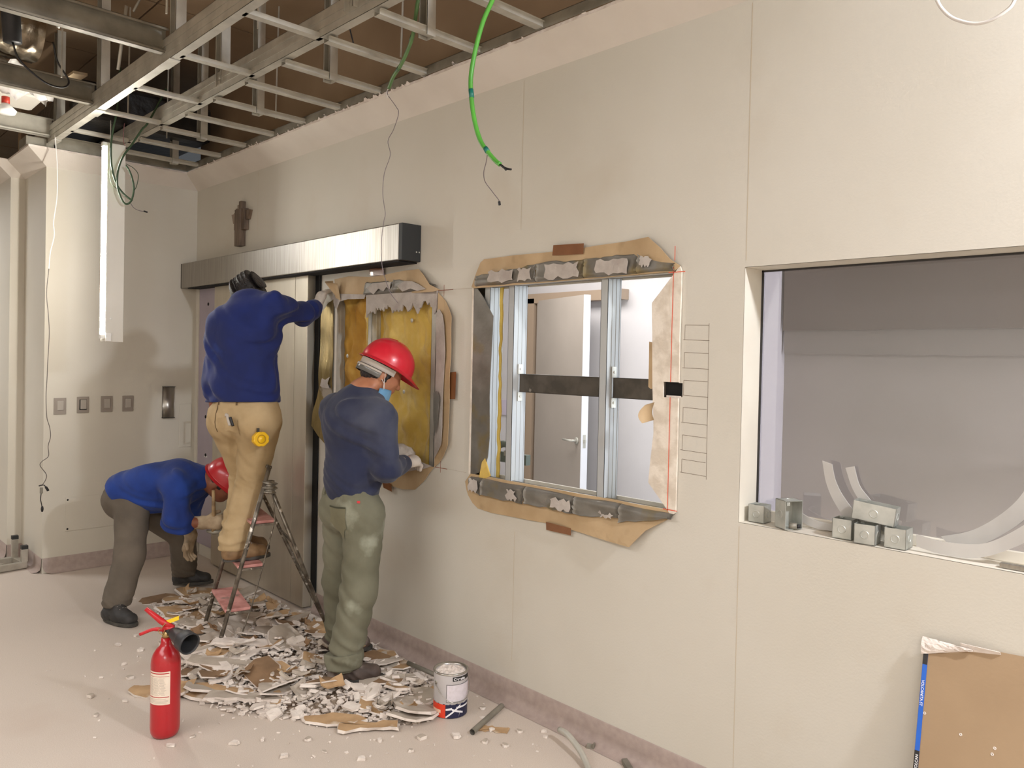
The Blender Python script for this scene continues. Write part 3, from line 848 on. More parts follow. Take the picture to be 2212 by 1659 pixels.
# header box
mb = MB()
mb.box((0.012, -.125, 2.105), (2.935, -.001, 2.30))
hd = mb.build('track_cover', m_steel, door, bevel=.006)
MB().box((2.9355, -.124, 2.106), (2.963, -.001, 2.299)).build('end_plate', m_black, door, bevel=.002)
MB().box((0.004, -.124, 2.106), (.0118, -.001, 2.299)).build('end_plate', m_black, door)
MB().box((0.13, -.118, 2.098), (2.93, -.001, 2.1045)).build('under_track', m_dark, door)
for z, y in ((2.155, -.03), (2.155, -.012)):
    MB().lathe([(0, .002), (.004, .002), (.004, 0)], (0, 0, 0), 8, mat=Matrix.Translation((2.963, y, z)) @ Matrix.Rotation(math.radians(90), 4, 'Y')).build('rivet', m_galv, door)

# ------------------------------------------------------------------ wall cross
m_wood = M('dark_brown_wood', (112, 92, 74), .5, c2=(74, 58, 44), scale=10, stretch=(4, 4, .6), detail=5)
m_wood2 = M('mid_brown_wood', (150, 132, 116), .5, c2=(124, 104, 88), scale=10, stretch=(4, 4, .6))
cross = empty('wall_cross', (.83, 0, 2.377)); tag(cross, 'small dark wooden cross of stepped slats on the wall above the sliding door', 'cross')
def slat(x0, x1, z0, z1, y, m, slant=0):
    poly = [(x0, -.001, z0), (x1, -.001, z0), (x1+slant, -.001, z1), (x0-slant, -.001, z1)]
    MB().prism(poly, (0, -y, 0)).build('slat', m, cross)
slat(.79, .875, 2.377, 2.64, .045, m_wood)
slat(.745, .788, 2.50, 2.625, .030, m_wood2); slat(.877, .925, 2.49, 2.64, .034, m_wood)
slat(.715, .743, 2.55, 2.62, .022, m_wood2, .03); slat(.925, .955, 2.56, 2.625, .026, m_wood, .03)
slat(.800, .835, 2.625, 2.675, .030, m_wood2); slat(.838, .872, 2.625, 2.697, .036, m_wood)
slat(.755, .797, 2.61, 2.655, .022, m_wood)

# ------------------------------------------------------------------ things on the far wall
m_sw = M('grey_switch_plate', (150, 140, 130), .45, c2=(142, 132, 122), scale=5)
m_sw2 = M('grey_switch_key', (168, 160, 150), .4)
for i, (y, z, lab) in enumerate(((-.968, 1.195, 'grey wall switch nearest the stepped corner, first of the row of four'), (-.818, 1.200, 'second grey wall switch from the stepped corner'), (-.657, 1.203, 'third grey wall switch from the stepped corner'), (-.508, 1.203, 'grey wall switch of the row of four nearest the steel push plate'))):
    s = empty('wall_switch', (0, y, z)); tag(s, lab, 'switch', 'row of wall switches')
    MB().box((.0005, y-.040, z-.059), (.008, y+.040, z+.059)).build('plate', m_sw, s, bevel=.002)
    MB().box((.008, y-.024, z-.036), (.010, y+.024, z+.040)).build('surround', m_dark if i == 1 else m_sw, s)
    MB().box((.009, y-.018, z-.030), (.014, y+.022, z+.038)).build('rocker', m_sw2, s, bevel=.002)
pp = empty('push_plate', (0, -.21, 1.205)); tag(pp, 'narrow stainless elbow push plate on the far wall beside the sliding door', 'push plate')
sheet([i/12 for i in range(13)], [0, 1], lambda u, v: (.006+.022*math.sin(u*math.pi*.9+.2), -.256+.093*u, 1.085+.243*v), -.002).build('plate', m_steel, pp, smooth=True)
MB().box((.0005, -.252, 1.088), (.005, -.166, 1.325)).build('base', m_black, pp)
for z_ in (1.326, 1.083): MB().box((.0005, -.256, z_), (.03, -.163, z_+.004)).build('end_cap', m_black, pp)
ap = empty('access_panel', (0, -.74, .27)); tag(ap, 'cream access panel with four screws low on the far wall', 'panel')
MB().box((.0005, -.925, .285), (.004, -.556, .530)).build('cover', m_wallfar, ap, bevel=.001)
for y in (-.91, -.575):
    for z in (.30, .512):
        MB().lathe([(0, .002), (.006, .002), (.007, 0)], (0, 0, 0), 8, mat=Matrix.Translation((.004, y, z)) @ Matrix.Rotation(math.radians(90), 4, 'Y')).build('screw', m_dark, ap)
gp = MB().box((.0005, -.121, .845), (.006, -.025, 1.188)).build('blank_cover', m_wallfar, bevel=.004)
tag(gp, 'cream painted blank cover on the far wall next to the door jamb', 'cover plate')
ws = MB().box((.0005, -.958, .098), (.002, -.945, .101)).build('wall_screw', m_dark)
bpy.data.objects.remove(ws)

# ------------------------------------------------------------------ dangling luminaire on the left
m_lamp = M('lamp_diffuser', (255, 250, 240), .5, emit=105.0)
m_lampb = M('lamp_body_white', (224, 220, 210), .45, c2=(214, 209, 198), scale=2)
lu = empty('linear_luminaire', (.99, -.96, 1.68)); tag(lu, 'lit white linear luminaire dangling upright from the ceiling grid', 'lamp')
MB().box((1.028, -1.006, 1.70), (1.060, -.988, 2.86)).build('diffuser', m_lamp, lu)
MB().box((.970, -.987, 1.655), (1.065, -.880, 2.885)).build('housing', m_lampb, lu, bevel=.003)
for z_ in (1.675, 2.861): MB().box((1.024, -1.010, z_), (1.062, -.988, z_+.024)).build('end_cap', m_white, lu)
MB().box((1.065, -.985, 1.66), (1.075, -.955, 1.71)).build('clip', m_white, lu)
for z in (1.80, 1.70):
    MB().lathe([(0, .003), (.006, .002), (.007, 0)], (0, 0, 0), 8, mat=Matrix.Translation((1.066, -.955, z)) @ Matrix.Rotation(math.radians(90), 4, 'Y')).build('screw', m_white, lu)
MB().tube([(1.0, -.95, 2.885), (1.0, -.95, 3.04)], .002, 5).build('wire', m_galv, lu)

# ------------------------------------------------------------------ cables
m_green = M('green_cable', (92, 176, 66), .4, c2=(80, 156, 58), scale=8)
m_greend = M('dull_green_conduit', (92, 128, 74), .5, c2=(80, 110, 66), scale=8)
m_greenk = M('dark_green_cable', (50, 74, 46), .45)
m_teal = M('teal_tape', (22, 112, 98), .4)
m_wire = M('grey_violet_wire', (112, 100, 104), .5)
m_blackw = M('black_wire', (26, 24, 26), .5)
m_pink = M('pink_wire', (140, 92, 92), .5)
m_whitew = M('white_wire', (220, 216, 212), .5)
def cable(name, pts, r, m, parent=None, n=6, sides=8):
    return MB().tube(spline(pts, n), r, sides).build(name, m, parent, smooth=True)

ga = empty('green_conduit', (3.147, -.35, 2.89)); tag(ga, 'dull green conduit with a thin grey wire dangling past the door track cover', 'cable')
green_a = [(3.60, -.42, 3.30), (3.586, -.5, 3.165), (3.501, -.47, 3.022), (3.424, -.44, 2.981), (3.327, -.41, 2.941), (3.227, -.38, 2.921), (3.147, -.35, 2.893)]
cable('conduit', green_a, .0085, m_greend, ga)
wire_a = [(3.14, -.35, 2.893), (3.141, -.35, 2.861), (3.208, -.35, 2.791), (3.231, -.35, 2.753), (3.192, -.35, 2.684), (3.148, -.35, 2.638), (3.169, -.35, 2.567), (3.122, -.35, 2.486), (3.113, -.35, 2.387), (3.136, -.35, 2.294), (3.125, -.35, 2.251), (3.109, -.35, 2.163), (3.116, -.35, 2.05), (3.15, -.35, 1.97), (3.198, -.35, 1.9), (3.257, -.35, 1.854)]
cable('pull_wire', wire_a, .0016, m_wire, ga, sides=6)
cable('loose_end', [(3.147, -.35, 2.893), (3.128, -.35, 2.875), (3.132, -.35, 2.85), (3.150, -.35, 2.862)], .0022, m_whitew, ga)
for a, b in ((2, 3), (4, 5)):
    p, q = Vector(green_a[a]), Vector(green_a[b])
    MB().tube([p.lerp(q, .2), p.lerp(q, .5)], .0095, 8).build('tape_band', m_greenk, ga, smooth=True)

gb = empty('green_cable', (4.11, -.5, 2.34)); tag(gb, 'bright green cable with stripped black ends hanging down before the long wall', 'cable')
green_b = [(4.10, -.5, 3.10), (4.06, -.5, 3.0), (4.0, -.5, 2.921), (3.961, -.5, 2.837), (3.934, -.5, 2.744), (3.93, -.5, 2.672), (3.951, -.5, 2.558), (3.99, -.5, 2.46), (4.037, -.5, 2.403), (4.084, -.5, 2.359), (4.11, -.5, 2.341)]
cable('sheath', green_b, .0092, m_green, gb)
for q in ([(4.11, -.5, 2.341), (4.13, -.503, 2.330), (4.150, -.505, 2.312)], [(4.11, -.5, 2.341), (4.135, -.497, 2.322), (4.170, -.497, 2.313)], [(4.11, -.5, 2.341), (4.13, -.49, 2.326), (4.158, -.488, 2.316)]):
    cable('stripped_core', q, .0035, m_blackw, gb)
for a, t in ((5, .2), (7, .9)):
    p, q = Vector(green_b[a]), Vector(green_b[a+1])
    MB().tube([p.lerp(q, t-.15), p.lerp(q, t+.15)], .0102, 8).build('tape_band', m_teal, gb, smooth=True)
cable('thin_wire', [(4.038, -.5, 2.397), (4.031, -.5, 2.363), (4.018, -.5, 2.325), (4.027, -.5, 2.288), (4.066, -.5, 2.247), (4.107, -.5, 2.206), (4.112, -.5, 2.195)], .0016, m_wire, gb, sides=6)
MB().tube([(4.110, -.5, 2.20), (4.113, -.5, 2.186)], .005, 6).build('wire_tip', m_blackw, gb)

lp = cable('looped_cable', [(5.60, -.3, 3.0), (5.575, -.3, 2.75), (5.571, -.3, 2.607), (5.579, -.3, 2.561), (5.606, -.3, 2.519), (5.64, -.3, 2.493), (5.672, -.3, 2.479), (5.703, -.3, 2.478), (5.734, -.3, 2.49), (5.753, -.3, 2.509), (5.762, -.3, 2.56), (5.78, -.3, 2.75), (5.80, -.3, 3.0)], .0045, m_whitew)
tag(lp, 'loop of pale cable hanging high on the wall at the upper right', 'cable')

bu = empty('cable_bundle', (1.1, -.88, 2.51)); tag(bu, 'looped bundle of dark green cables hanging beside the upright luminaire', 'cable')
cable('loop', [(1.10, -.93, 3.35), (1.10, -.940, 3.15), (1.1, -.948, 3.062), (1.1, -.966, 2.96), (1.1, -.977, 2.851), (1.1, -.97, 2.729), (1.1, -.944, 2.635), (1.1, -.903, 2.58), (1.1, -.849, 2.541)], .006, m_greenk, bu)
cable('loop', [(1.12, -.66, 3.28), (1.12, -.764, 3.05), (1.12, -.804, 2.991), (1.12, -.862, 2.887), (1.12, -.912, 2.803), (1.12, -.938, 2.724), (1.12, -.945, 2.649), (1.12, -.936, 2.584), (1.12, -.908, 2.523), (1.12, -.883, 2.514), (1.12, -.858, 2.547), (1.12, -.847, 2.616), (1.12, -.859, 2.68), (1.12, -.878, 2.726), (1.12, -.896, 2.75)], .006, m_greenk, bu)
cable('thin_wire', [(1.09, -.886, 2.767), (1.09, -.839, 2.747), (1.09, -.812, 2.71), (1.09, -.821, 2.641), (1.09, -.837, 2.606)], .0022, m_greenk, bu)
cable('thin_wire', [(1.09, -.974, 2.796), (1.09, -.977, 2.689), (1.09, -.968, 2.633), (1.09, -.937, 2.603)], .002, m_greenk, bu)
cable('thin_wire', [(1.09, -.856, 2.526), (1.09, -.835, 2.5), (1.09, -.803, 2.488), (1.09, -.767, 2.487)], .002, m_wire, bu)
MB().tube([(1.09, -.776, 2.489), (1.09, -.754, 2.485)], .0055, 6).build('wire_tip', m_blackw, bu)
cable('pink_wire', [(1.0, -.87, 3.041), (1.0, -.875, 2.955), (1.0, -.87, 2.91), (1.0, -.86, 2.887)], .0022, m_pink, bu)

lw = empty('hanging_lead', (.3, -1.11, .5)); tag(lw, 'long thin lead with black plugs hanging at the stepped corner', 'cable')
lead = [(.3, -1.091, 3.054), (.3, -1.077, 2.876), (.3, -1.074, 2.777), (.3, -1.075, 2.631), (.3, -1.093, 2.465), (.3, -1.088, 2.375), (.3, -1.111, 2.255), (.3, -1.118, 2.146), (.3, -1.13, 1.982), (.3, -1.119, 1.847), (.3, -1.111, 1.711), (.3, -1.118, 1.525), (.3, -1.121, 1.408), (.3, -1.126, 1.285), (.3, -1.12, 1.143), (.3, -1.103, 1.075), (.3, -1.096, 1.009), (.3, -1.11, .943), (.3, -1.107, .876), (.3, -1.146, .841), (.3, -1.156, .813), (.3, -1.12, .754), (.3, -1.122, .716), (.3, -1.143, .68)]
cable('upper_wire', lead[:8], .0034, m_whitew, lw, sides=6)
cable('lower_wire', lead[7:], .0026, M('dark_lead', (92, 84, 78), .5), lw, sides=6)
cable('plug', [(.3, -1.143, .68), (.3, -1.13, .678), (.3, -1.112, .650), (.3, -1.107, .638)], [.003]*9+[.008]*10, m_blackw, lw)
cable('plug', [(.3, -1.143, .68), (.3, -1.150, .68), (.3, -1.163, .677)], .004, m_blackw, lw)
MB().box((.292, -1.156, .625), (.308, -1.139, .665)).build('connector', m_galvdk, lw, bevel=.002)
cable('tail', [(.3, -1.148, .63), (.3, -1.151, .586), (.3, -1.145, .55), (.3, -1.143, .537)], .003, m_blackw, lw)
MB().lathe([(0, .02), (.006, .018), (.009, 0), (.006, -.018), (0, -.02)], (.3, -1.141, .518), 10).build('plug', m_blackw, lw, smooth=True)

# ------------------------------------------------------------------ above the ceiling grid
m_foild = M('foil_duct', (156, 146, 128), .3, .85, c2=(118, 104, 84), scale=9, detail=6, bump=.9, bscale=14)
m_blackp = M('black_pipe', (22, 21, 22), .45)
def crumple(a, b, r, seed, name, m, nu=40, nv=24):
    a, b = Vector(a), Vector(b); d = (b-a).normalized(); x = d.orthogonal().normalized(); y = d.cross(x)
    def fn(u, v):
        t = v*2*math.pi; p = a.lerp(b, u)
        k = r*(1+.14*mnoise.fractal(Vector((u*9+seed, math.cos(t)*2, math.sin(t)*2)), .8, 2.1, 4)+.03*math.sin(u*90))
        return p+(x*math.cos(t)+y*math.sin(t))*k
    return sheet([i/nu for i in range(nu+1)], [j/nv for j in range(nv+1)], fn).build(name, m, smooth=True)
o = crumple((1.08, -2.4, 3.46), (1.02, -1.36, 3.44), .15, 2, 'foil_duct', m_foild); tag(o, 'crumpled foil wrapped duct above the deep cross channels', 'duct')
o = crumple((.42, -3.2, 3.58), (.44, -1.25, 3.58), .12, 5, 'foil_duct', m_foild); tag(o, 'silvery flexible duct lying further back above the grid', 'duct')
o = MB().tube([(1.60, -1.64, 3.75), (1.60, -1.60, 3.17)], .043, 20).build('black_pipe', m_blackp, smooth=True); tag(o, 'stub of black pipe hanging beside the foil duct', 'pipe')
o = cable('black_cable', [(1.60, -1.60, 3.17), (1.585, -1.57, 3.10), (1.56, -1.50, 3.05), (1.53, -1.42, 3.02), (1.50, -1.34, 3.03), (1.48, -1.31, 3.08), (1.50, -1.37, 3.16), (1.53, -1.40, 3.25)], .005, m_blackp); tag(o, 'black cable looping out of the pipe stub over the channel', 'cable')
# fallen board and brace bars
o = MB().obox((.86, -1.16, 3.26), (.16, .03, .02), (-.04, .05, .015), (0, 0, .008)).build('loose_board', M('pale_board', (206, 186, 156), .8, c2=(186, 164, 132), scale=6)); tag(o, 'pale broken board lying on the grid beside the foil duct', 'board')
for a, b, lab in (((1.62, -1.40, 3.30), (1.92, -1.30, 3.74), 'slanting steel brace rod behind the nearest deep channel'), ((1.62, -1.10, 3.16), (1.68, -1.08, 3.50), 'thin steel rod dropping to the long runner')):
    o = MB().tube([a, b], .009, 8).build('brace_rod', m_galv, smooth=True); tag(o, lab, 'rod')
# plastic sheeting and white box at far left
m_plast = M('clear_plastic_sheet', (226, 224, 220), .25, c2=(196, 192, 186), scale=7, detail=6, bump=1.0, bscale=10)
def fnp(u, v):
    p = Vector((u*5, v*5, 2.0)); q = mnoise.fractal(p, .8, 2, 4)
    return (1.00-.34*v+.03*q, -1.9+.66*u, 3.21+.05*math.sin(u*4)+.07*q-.03*v)
o = sheet([i/26 for i in range(27)], [j/22 for j in range(23)], fnp, .002).build('plastic_sheet', m_plast, smooth=True); tag(o, 'crumpled clear plastic sheet draped over the channels at far left', 'sheet')
o = MB().box((.25, -2.1, 3.19), (.62, -1.22, 3.31)).build('air_box', m_lampb, bevel=.02); tag(o, 'white sheet metal air box resting on the farthest cross channel', 'box')
sp = empty('smoke_detector', (.70, -1.455, 3.03)); tag(sp, 'small white ceiling sensor with a red cap at the left edge', 'sensor')
MB().lathe([(0, 0), (.05, 0), (.06, .02), (.02, .06), (0, .06)], (.70, -1.455, 3.03), 20).build('base', m_white, sp, smooth=True)
MB().lathe([(0, 0), (.022, 0), (.022, .04), (0, .045)], (.70, -1.455, 3.09), 14).build('cap', M('red_cap', (200, 60, 44), .4), sp, smooth=True)
# dark ducts seen between the runners
o = MB().box((-.9, -1.0, 3.16), (.5, -.1, 3.42)).build('dark_duct', M('black_lagging', (44, 42, 40), .35, c2=(26, 25, 24), scale=8, bump=.8, bscale=12), bevel=.03); tag(o, 'black wrapped duct above the far end of the grid', 'duct')
o = cable('hooked_wire', [(2.35, -.05, 3.40), (2.36, -.10, 3.55), (2.45, -.12, 3.6), (2.56, -.12, 3.6), (2.56, -.12, 3.55)], .004, m_blackw); tag(o, 'hooked black wire above the cornice', 'wire')
o = cable('slack_cable', [(2.95, -.95, 3.45), (3.05, -.85, 3.36), (3.25, -.75, 3.33), (3.45, -.66, 3.36), (3.6, -.6, 3.45)], .006, m_greenk); tag(o, 'slack dark green cable sagging above the two runners', 'cable')
o = cable('slack_cable', [(1.95, -1.15, 3.75), (2.06, -1.12, 3.62), (2.06, -1.12, 3.45), (1.98, -1.14, 3.36)], .006, m_galvdk); tag(o, 'grey cable curving down behind the nearest deep channel', 'cable')

# ------------------------------------------------------------------ steel frame standing in the recess at the far left
fr_ = empty('floor_stand', (-.4, -1.2, 0)); tag(fr_, 'low galvanised steel floor stand with two capped posts at far left', 'stand')
m_frame = M('frame_steel', (186, 180, 168), .35, .6, c2=(160, 154, 142), scale=10)
for a, b in (((-.23, -1.115, .03), (-.15, -1.7, .03)), ((-.44, -1.135, .03), (-.38, -1.7, .03))):
    MB().beam(a, b, .04, .045).build('rail', m_frame, fr_, bevel=.003)
MB().beam((-.23, -1.13, .03), (-.44, -1.15, .03), .04, .045).build('rail', m_frame, fr_, bevel=.003)
MB().beam((-.30, -1.25, .03), (-.36, -1.32, .03), .03, .02).build('tie', m_frame, fr_)
for x, y, h in ((-.23, -1.13, .17), (-.43, -1.15, .21)):
    MB().box((x-.02, y-.02, .052), (x+.02, y+.02, h-.025)).build('post', m_frame, fr_, bevel=.002)
    MB().box((x-.021, y-.021, h-.025), (x+.021, y+.021, h)).build('cap', m_black, fr_)

# ------------------------------------------------------------------ junction boxes on the window sill
m_jb = M('zinc_box', (196, 197, 190), .36, .5, c2=(164, 165, 158), scale=16, detail=6, lo=.3, hi=.7, rvar=.15)
SZ = 1.0375
def jbox(loc, rz, w, d, h, lab, up='z', tilt=None, grp='zinc junction boxes on the window sill'):
    """open box w x d x h, open side at +z before the given rotation"""
    R = Matrix.Translation(loc) @ Matrix.Rotation(rz, 4, 'Z')
    if tilt is not None: R = R @ tilt
    o_ = empty('junction_box', loc); tag(o_, lab, 'junction box', grp)
    t = .0018
    def put(name, mbx):
        mbx.v = [tuple(R @ Vector(p)) for p in mbx.v]
        return mbx.build(name, m_jb, o_)
    mb = MB()
    mb.box((-w/2, -d/2, 0), (w/2, d/2, t))
    mb.box((-w/2, -d/2, 0), (-w/2+t, d/2, h)); mb.box((w/2-t, -d/2, 0), (w/2, d/2, h))
    mb.box((-w/2, -d/2, 0), (w/2, -d/2+t, h)); mb.box((-w/2, d/2-t, 0), (w/2, d/2, h))
    put('shell', mb)
    def ring(c, ax, r):
        q = Vector(ax).to_track_quat('Z', 'Y').to_matrix().to_4x4()
        return MB().lathe([(r-.0022, 0), (r-.0015, .0012), (r, .0012), (r+.0012, 0)], (0, 0, 0), 20, mat=Matrix.Translation(c) @ q)
    for c, ax in (((0, -d/2, h*.48), (0, -1, 0)), ((w/2, 0, h*.48), (1, 0, 0)), ((0, d/2, h*.48), (0, 1, 0)), ((-w/2, 0, h*.48), (-1, 0, 0))):
        put('knockout', ring(c, ax, .0125))
    for sx, sy in ((-1, 1), (1, -1)):
        mb = MB().box((sx*w*.30-.006, sy*(d/2-.011)-.006, h-.004), (sx*w*.30+.006, sy*(d/2-.011)+.006, h-.0025))
        put('lug', mb)
    return o_
jbox((4.914, .062, SZ), math.radians(2), .060, .055, .062, 'zinc junction box tucked in the left corner of the window sill')
jbox((5.010, .052, SZ+.050), math.radians(-28), .068, .098, .058, 'taller zinc junction box standing on its side, open face to the front', tilt=Matrix.Rotation(math.radians(90), 4, 'Y') @ Matrix.Rotation(math.radians(90), 4, 'Z'))
jbox((5.226, .050, SZ), math.radians(4), .062, .062, .064, 'leftmost zinc junction box of the three under the tipped one')
jbox((5.306, .030, SZ), math.radians(6), .064, .060, .062, 'middle zinc junction box of the three under the tipped one')
jbox((5.394, .050, SZ), math.radians(3), .064, .068, .062, 'rightmost zinc junction box of the three under the tipped one')
jbox((5.318, .055, SZ+.068), math.radians(8), .128, .060, .058, 'long zinc junction box tipped over on top of three others', tilt=Matrix.Rotation(math.radians(6), 4, 'Y'))
cc = empty('cable_connector', (5.055, .03, SZ)); tag(cc, 'small dark cable connector lying beside the taller junction box', 'connector')
MB().tube([(5.045, .022, SZ+.012), (5.068, .034, SZ+.012)], .0115, 10).build('body', m_galvdk, cc, smooth=True)
MB().tube([(5.066, .033, SZ+.012), (5.078, .040, SZ+.012)], .007, 8).build('nipple', m_blackw, cc, smooth=True)
# curved metal strips
m_strip = M('pale_painted_strip', (190, 187, 182), .45, c2=(176, 172, 167), scale=5)
def arc_strip(outer, inner, y, th, lab):
    a, b = spline([(p[0], y, p[1]) for p in outer], 8), spline([(p[0], y, p[1]) for p in inner], 8)
    n = min(len(a), len(b)); mb = MB()
    a = [a[int(i*(len(a)-1)/(n-1))] for i in range(n)]; b = [b[int(i*(len(b)-1)/(n-1))] for i in range(n)]
    v = a+b+[p+Vector((0, th, 0)) for p in a]+[p+Vector((0, th, 0)) for p in b]; f = []
    for i in range(n-1):
        f += [(i, i+1, n+i+1, n+i), (2*n+i+1, 2*n+i, 3*n+i, 3*n+i+1), (i+1, i, 2*n+i, 2*n+i+1), (n+i, n+i+1, 3*n+i+1, 3*n+i)]
    f += [(0, n, 3*n, 2*n), (n-1, 3*n-1, 4*n-1, 2*n-1)]
    mb.add(v, f); o = mb.build('curved_strip', m_strip); tag(o, lab, 'metal strip', 'curved strips in the window'); return o
arc_strip([(5.159, 1.268), (5.172, 1.215), (5.20, 1.165), (5.25, 1.11), (5.32, 1.06)], [(5.125, 1.276), (5.140, 1.205), (5.168, 1.145), (5.215, 1.085), (5.275, 1.040)], .090, .004, 'curved pale metal strip with a pointed end behind the tipped junction box')
arc_strip([(5.225, 1.267), (5.245, 1.205), (5.281, 1.162), (5.33, 1.10), (5.40, 1.05)], [(5.196, 1.259), (5.22, 1.195), (5.25, 1.15), (5.30, 1.085), (5.36, 1.041)], .110, .004, 'shorter curved pale strip leaning on the glass')
arc_strip([(5.451, 1.089), (5.519, 1.081), (5.594, 1.085), (5.654, 1.104), (5.735, 1.167), (5.80, 1.24)], [(5.452, 1.052), (5.52, 1.042), (5.595, 1.045), (5.655, 1.064), (5.745, 1.122), (5.83, 1.20)], .035, .004, 'curved pale strip lying to the right of the junction boxes')
arc_strip([(5.50, 1.082), (5.574, 1.110), (5.634, 1.152), (5.692, 1.213), (5.73, 1.28), (5.76, 1.36)], [(5.535, 1.052), (5.60, 1.072), (5.659, 1.112), (5.720, 1.172), (5.765, 1.25), (5.80, 1.34)], .100, .004, 'broad curved pale strip rising against the glass at the right edge')
arc_strip([(5.045, 1.092), (5.085, 1.075), (5.125, 1.067), (5.19, 1.068)], [(5.045, 1.062), (5.085, 1.047), (5.125, 1.040), (5.19, 1.045)], .090, .004, 'low curved strip between the taller box and the stacked boxes')
o = MB().box((5.68, .02, SZ), (6.2, .045, SZ+.012)).build('steel_rule', m_steel); tag(o, 'flat bright steel bar lying on the sill at the right edge', 'metal bar')

# ------------------------------------------------------------------ plasterboard sheet leaning at lower right
m_kraft = M('kraft_paper_face', (160, 135, 105), .75, c2=(150, 125, 96), scale=3, detail=6, lo=.35, hi=.7, bump=.04, bscale=80, c3=(172, 148, 118), scale3=3, lo3=.62, hi3=.75)
top = Vector((5.500, -.020, .770)); botm = Vector((5.532, -.262, .002))
upv = (top-botm); Ls = upv.length; upv.normalize()
sx = Vector((1, 0, .0)); sx = (sx-upv*sx.dot(upv)).normalized(); nrm = sx.cross(upv)
if nrm.y > 0: nrm = -nrm
bd = empty('plasterboard_sheet', botm); tag(bd, 'brown faced plasterboard sheet leaning on the long wall with a blue edge tape', 'plasterboard')
def P_(u, v, w=0): return botm+sx*u+upv*v+nrm*w
mb = MB()
tp = [(0, Ls), (.12, Ls+.02), (.2, Ls+.03), (.3, Ls+.032), (.6, Ls+.04), (1.3, Ls+.05)]
poly = [P_(0, 0), *[P_(a, b) for a, b in tp[::1]], P_(1.3, 0)]
mb.prism(poly, -nrm*.012)
mb.build('board', m_kraft, bd)
mb = MB().add([P_(.001, .0, .0012), P_(.014, .0, .0012), P_(.014, Ls-.012, .0012), P_(.001, Ls-.012, .0012)], [(0, 1, 2, 3)])
mb.build('edge_tape', M('blue_edge_tape', (24, 92, 190), .4), bd)
m_tapek = M('black_edge_tape', (30, 28, 30), .4)
for a, b in ((.0, .515), (Ls-.05, Ls-.012)):
    MB().add([P_(.001, a, .0018), P_(.014, a, .0018), P_(.014, b, .0018), P_(.001, b, .0018)], [(0, 1, 2, 3)]).build('edge_tape', m_tapek, bd)
m_ltr = M('white_lettering', (238, 238, 240), .5)
def board_text(s, v0, size, flip):
    v, f = text_mesh(s, size, size*.012); mb = MB()
    # letters run along the edge
    w = max(p[0] for p in v)
    for p in v:
        if flip: q = P_(.0115-p[1], v0+p[0], .0026)
        else: q = P_(.0035+p[1], v0-p[0], .0026)
        mb.v.append(tuple(q))
    mb.f = f; mb.mi = [0]*len(f); mb.build('lettering', m_ltr, bd)
board_text('VOLCANITA ST', Ls-.095, .0105, False)
board_text('VOLCAN', .462, .0105, True)
# torn paper at the corner
flag = sheet([i/14 for i in range(15)], [j/6 for j in range(7)], lambda u, v: P_(-.004+.135*u, Ls-.022+.05*(1-u)*v+.040*u+.006*mnoise.noise(Vector((u*14, v*5, 0))), .004+.03*v*(1-v)+.012*v*u+.006*mnoise.noise(Vector((u*9, v*6, 3)))), .002)
flag.build('torn_paper', m_gyps, bd)
sheet([i/10 for i in range(11)], [j/4 for j in range(5)], lambda u, v: P_(.10+.10*u, Ls+.012+.012*u+.02*v*(1-u*.7), .002+.012*v), .002).build('torn_paper', m_gyps, bd)
for u, v in ((.115, Ls-.215), (.20, Ls-.225), (.018, Ls-.185), (.195, Ls-.242)):
    q = nrm.to_track_quat('Z', 'Y').to_matrix().to_4x4()
    MB().lathe([(.0012, .0002), (.003, .0012), (.0045, 0)], (0, 0, 0), 8, mat=Matrix.Translation(P_(u, v, .0005)) @ q).build('nail_hole', m_gyps, bd)

# ------------------------------------------------------------------ step ladder
m_lad = M('paint_spattered_steel', (128, 120, 108), .4, .6, c2=(92, 84, 74), scale=22, detail=5, lo=.4, hi=.6, c3=(208, 200, 188), scale3=26, lo3=.60, hi3=.64)
m_tread = M('pink_tread', (206, 148, 140), .55, c2=(176, 116, 108), scale=14, detail=6, c3=(120, 108, 98), scale3=9, lo3=.58, hi3=.68)
lad = empty('step_ladder', (2.1, -.45, 0)); tag(lad, 'short paint spattered steel step ladder with pink treads under the man in khaki trousers', 'ladder')
nv = Vector((.235, .97, 0)); across = Vector((-.413, .10, 0))
F1 = Vector((2.247, -.763, 0)); T1 = Vector((2.309, -.508, .99))
R1, R1t = Vector((2.40, -.165, 0)), Vector((2.303, -.505, .885))
def bar(name, a, b, r=.012, m=m_lad): return MB().tube([a, b], r, 10).build(name, m, lad, smooth=True)
bar('front_leg', F1, T1); bar('front_leg', F1+across, T1+across)
bar('rear_leg', R1, R1t, .011); bar('rear_leg', Vector((2.09, -.035, 0)), R1t+across, .011)
bar('top_rail', T1+Vector((0, 0, -.012)), T1+across+Vector((0, 0, -.012)), .011)
for z in (.225, .455, .69):
    k = z/.99; p = F1.lerp(T1, k); q = p+across
    mb = MB(); dd = nv*.115
    pts = [p-nv*.02, q-nv*.02, q+dd, p+dd]
    mb.prism([v_+Vector((0, 0, -.016)) for v_ in pts], (0, 0, .016)); mb.build('tread', m_tread, lad, bevel=.003)
    for s_ in (p, q): MB().beam(s_-nv*.01+Vector((0, 0, -.022)), s_+dd+Vector((0, 0, -.022)), .014, .012).build('tread_bracket', m_lad, lad)
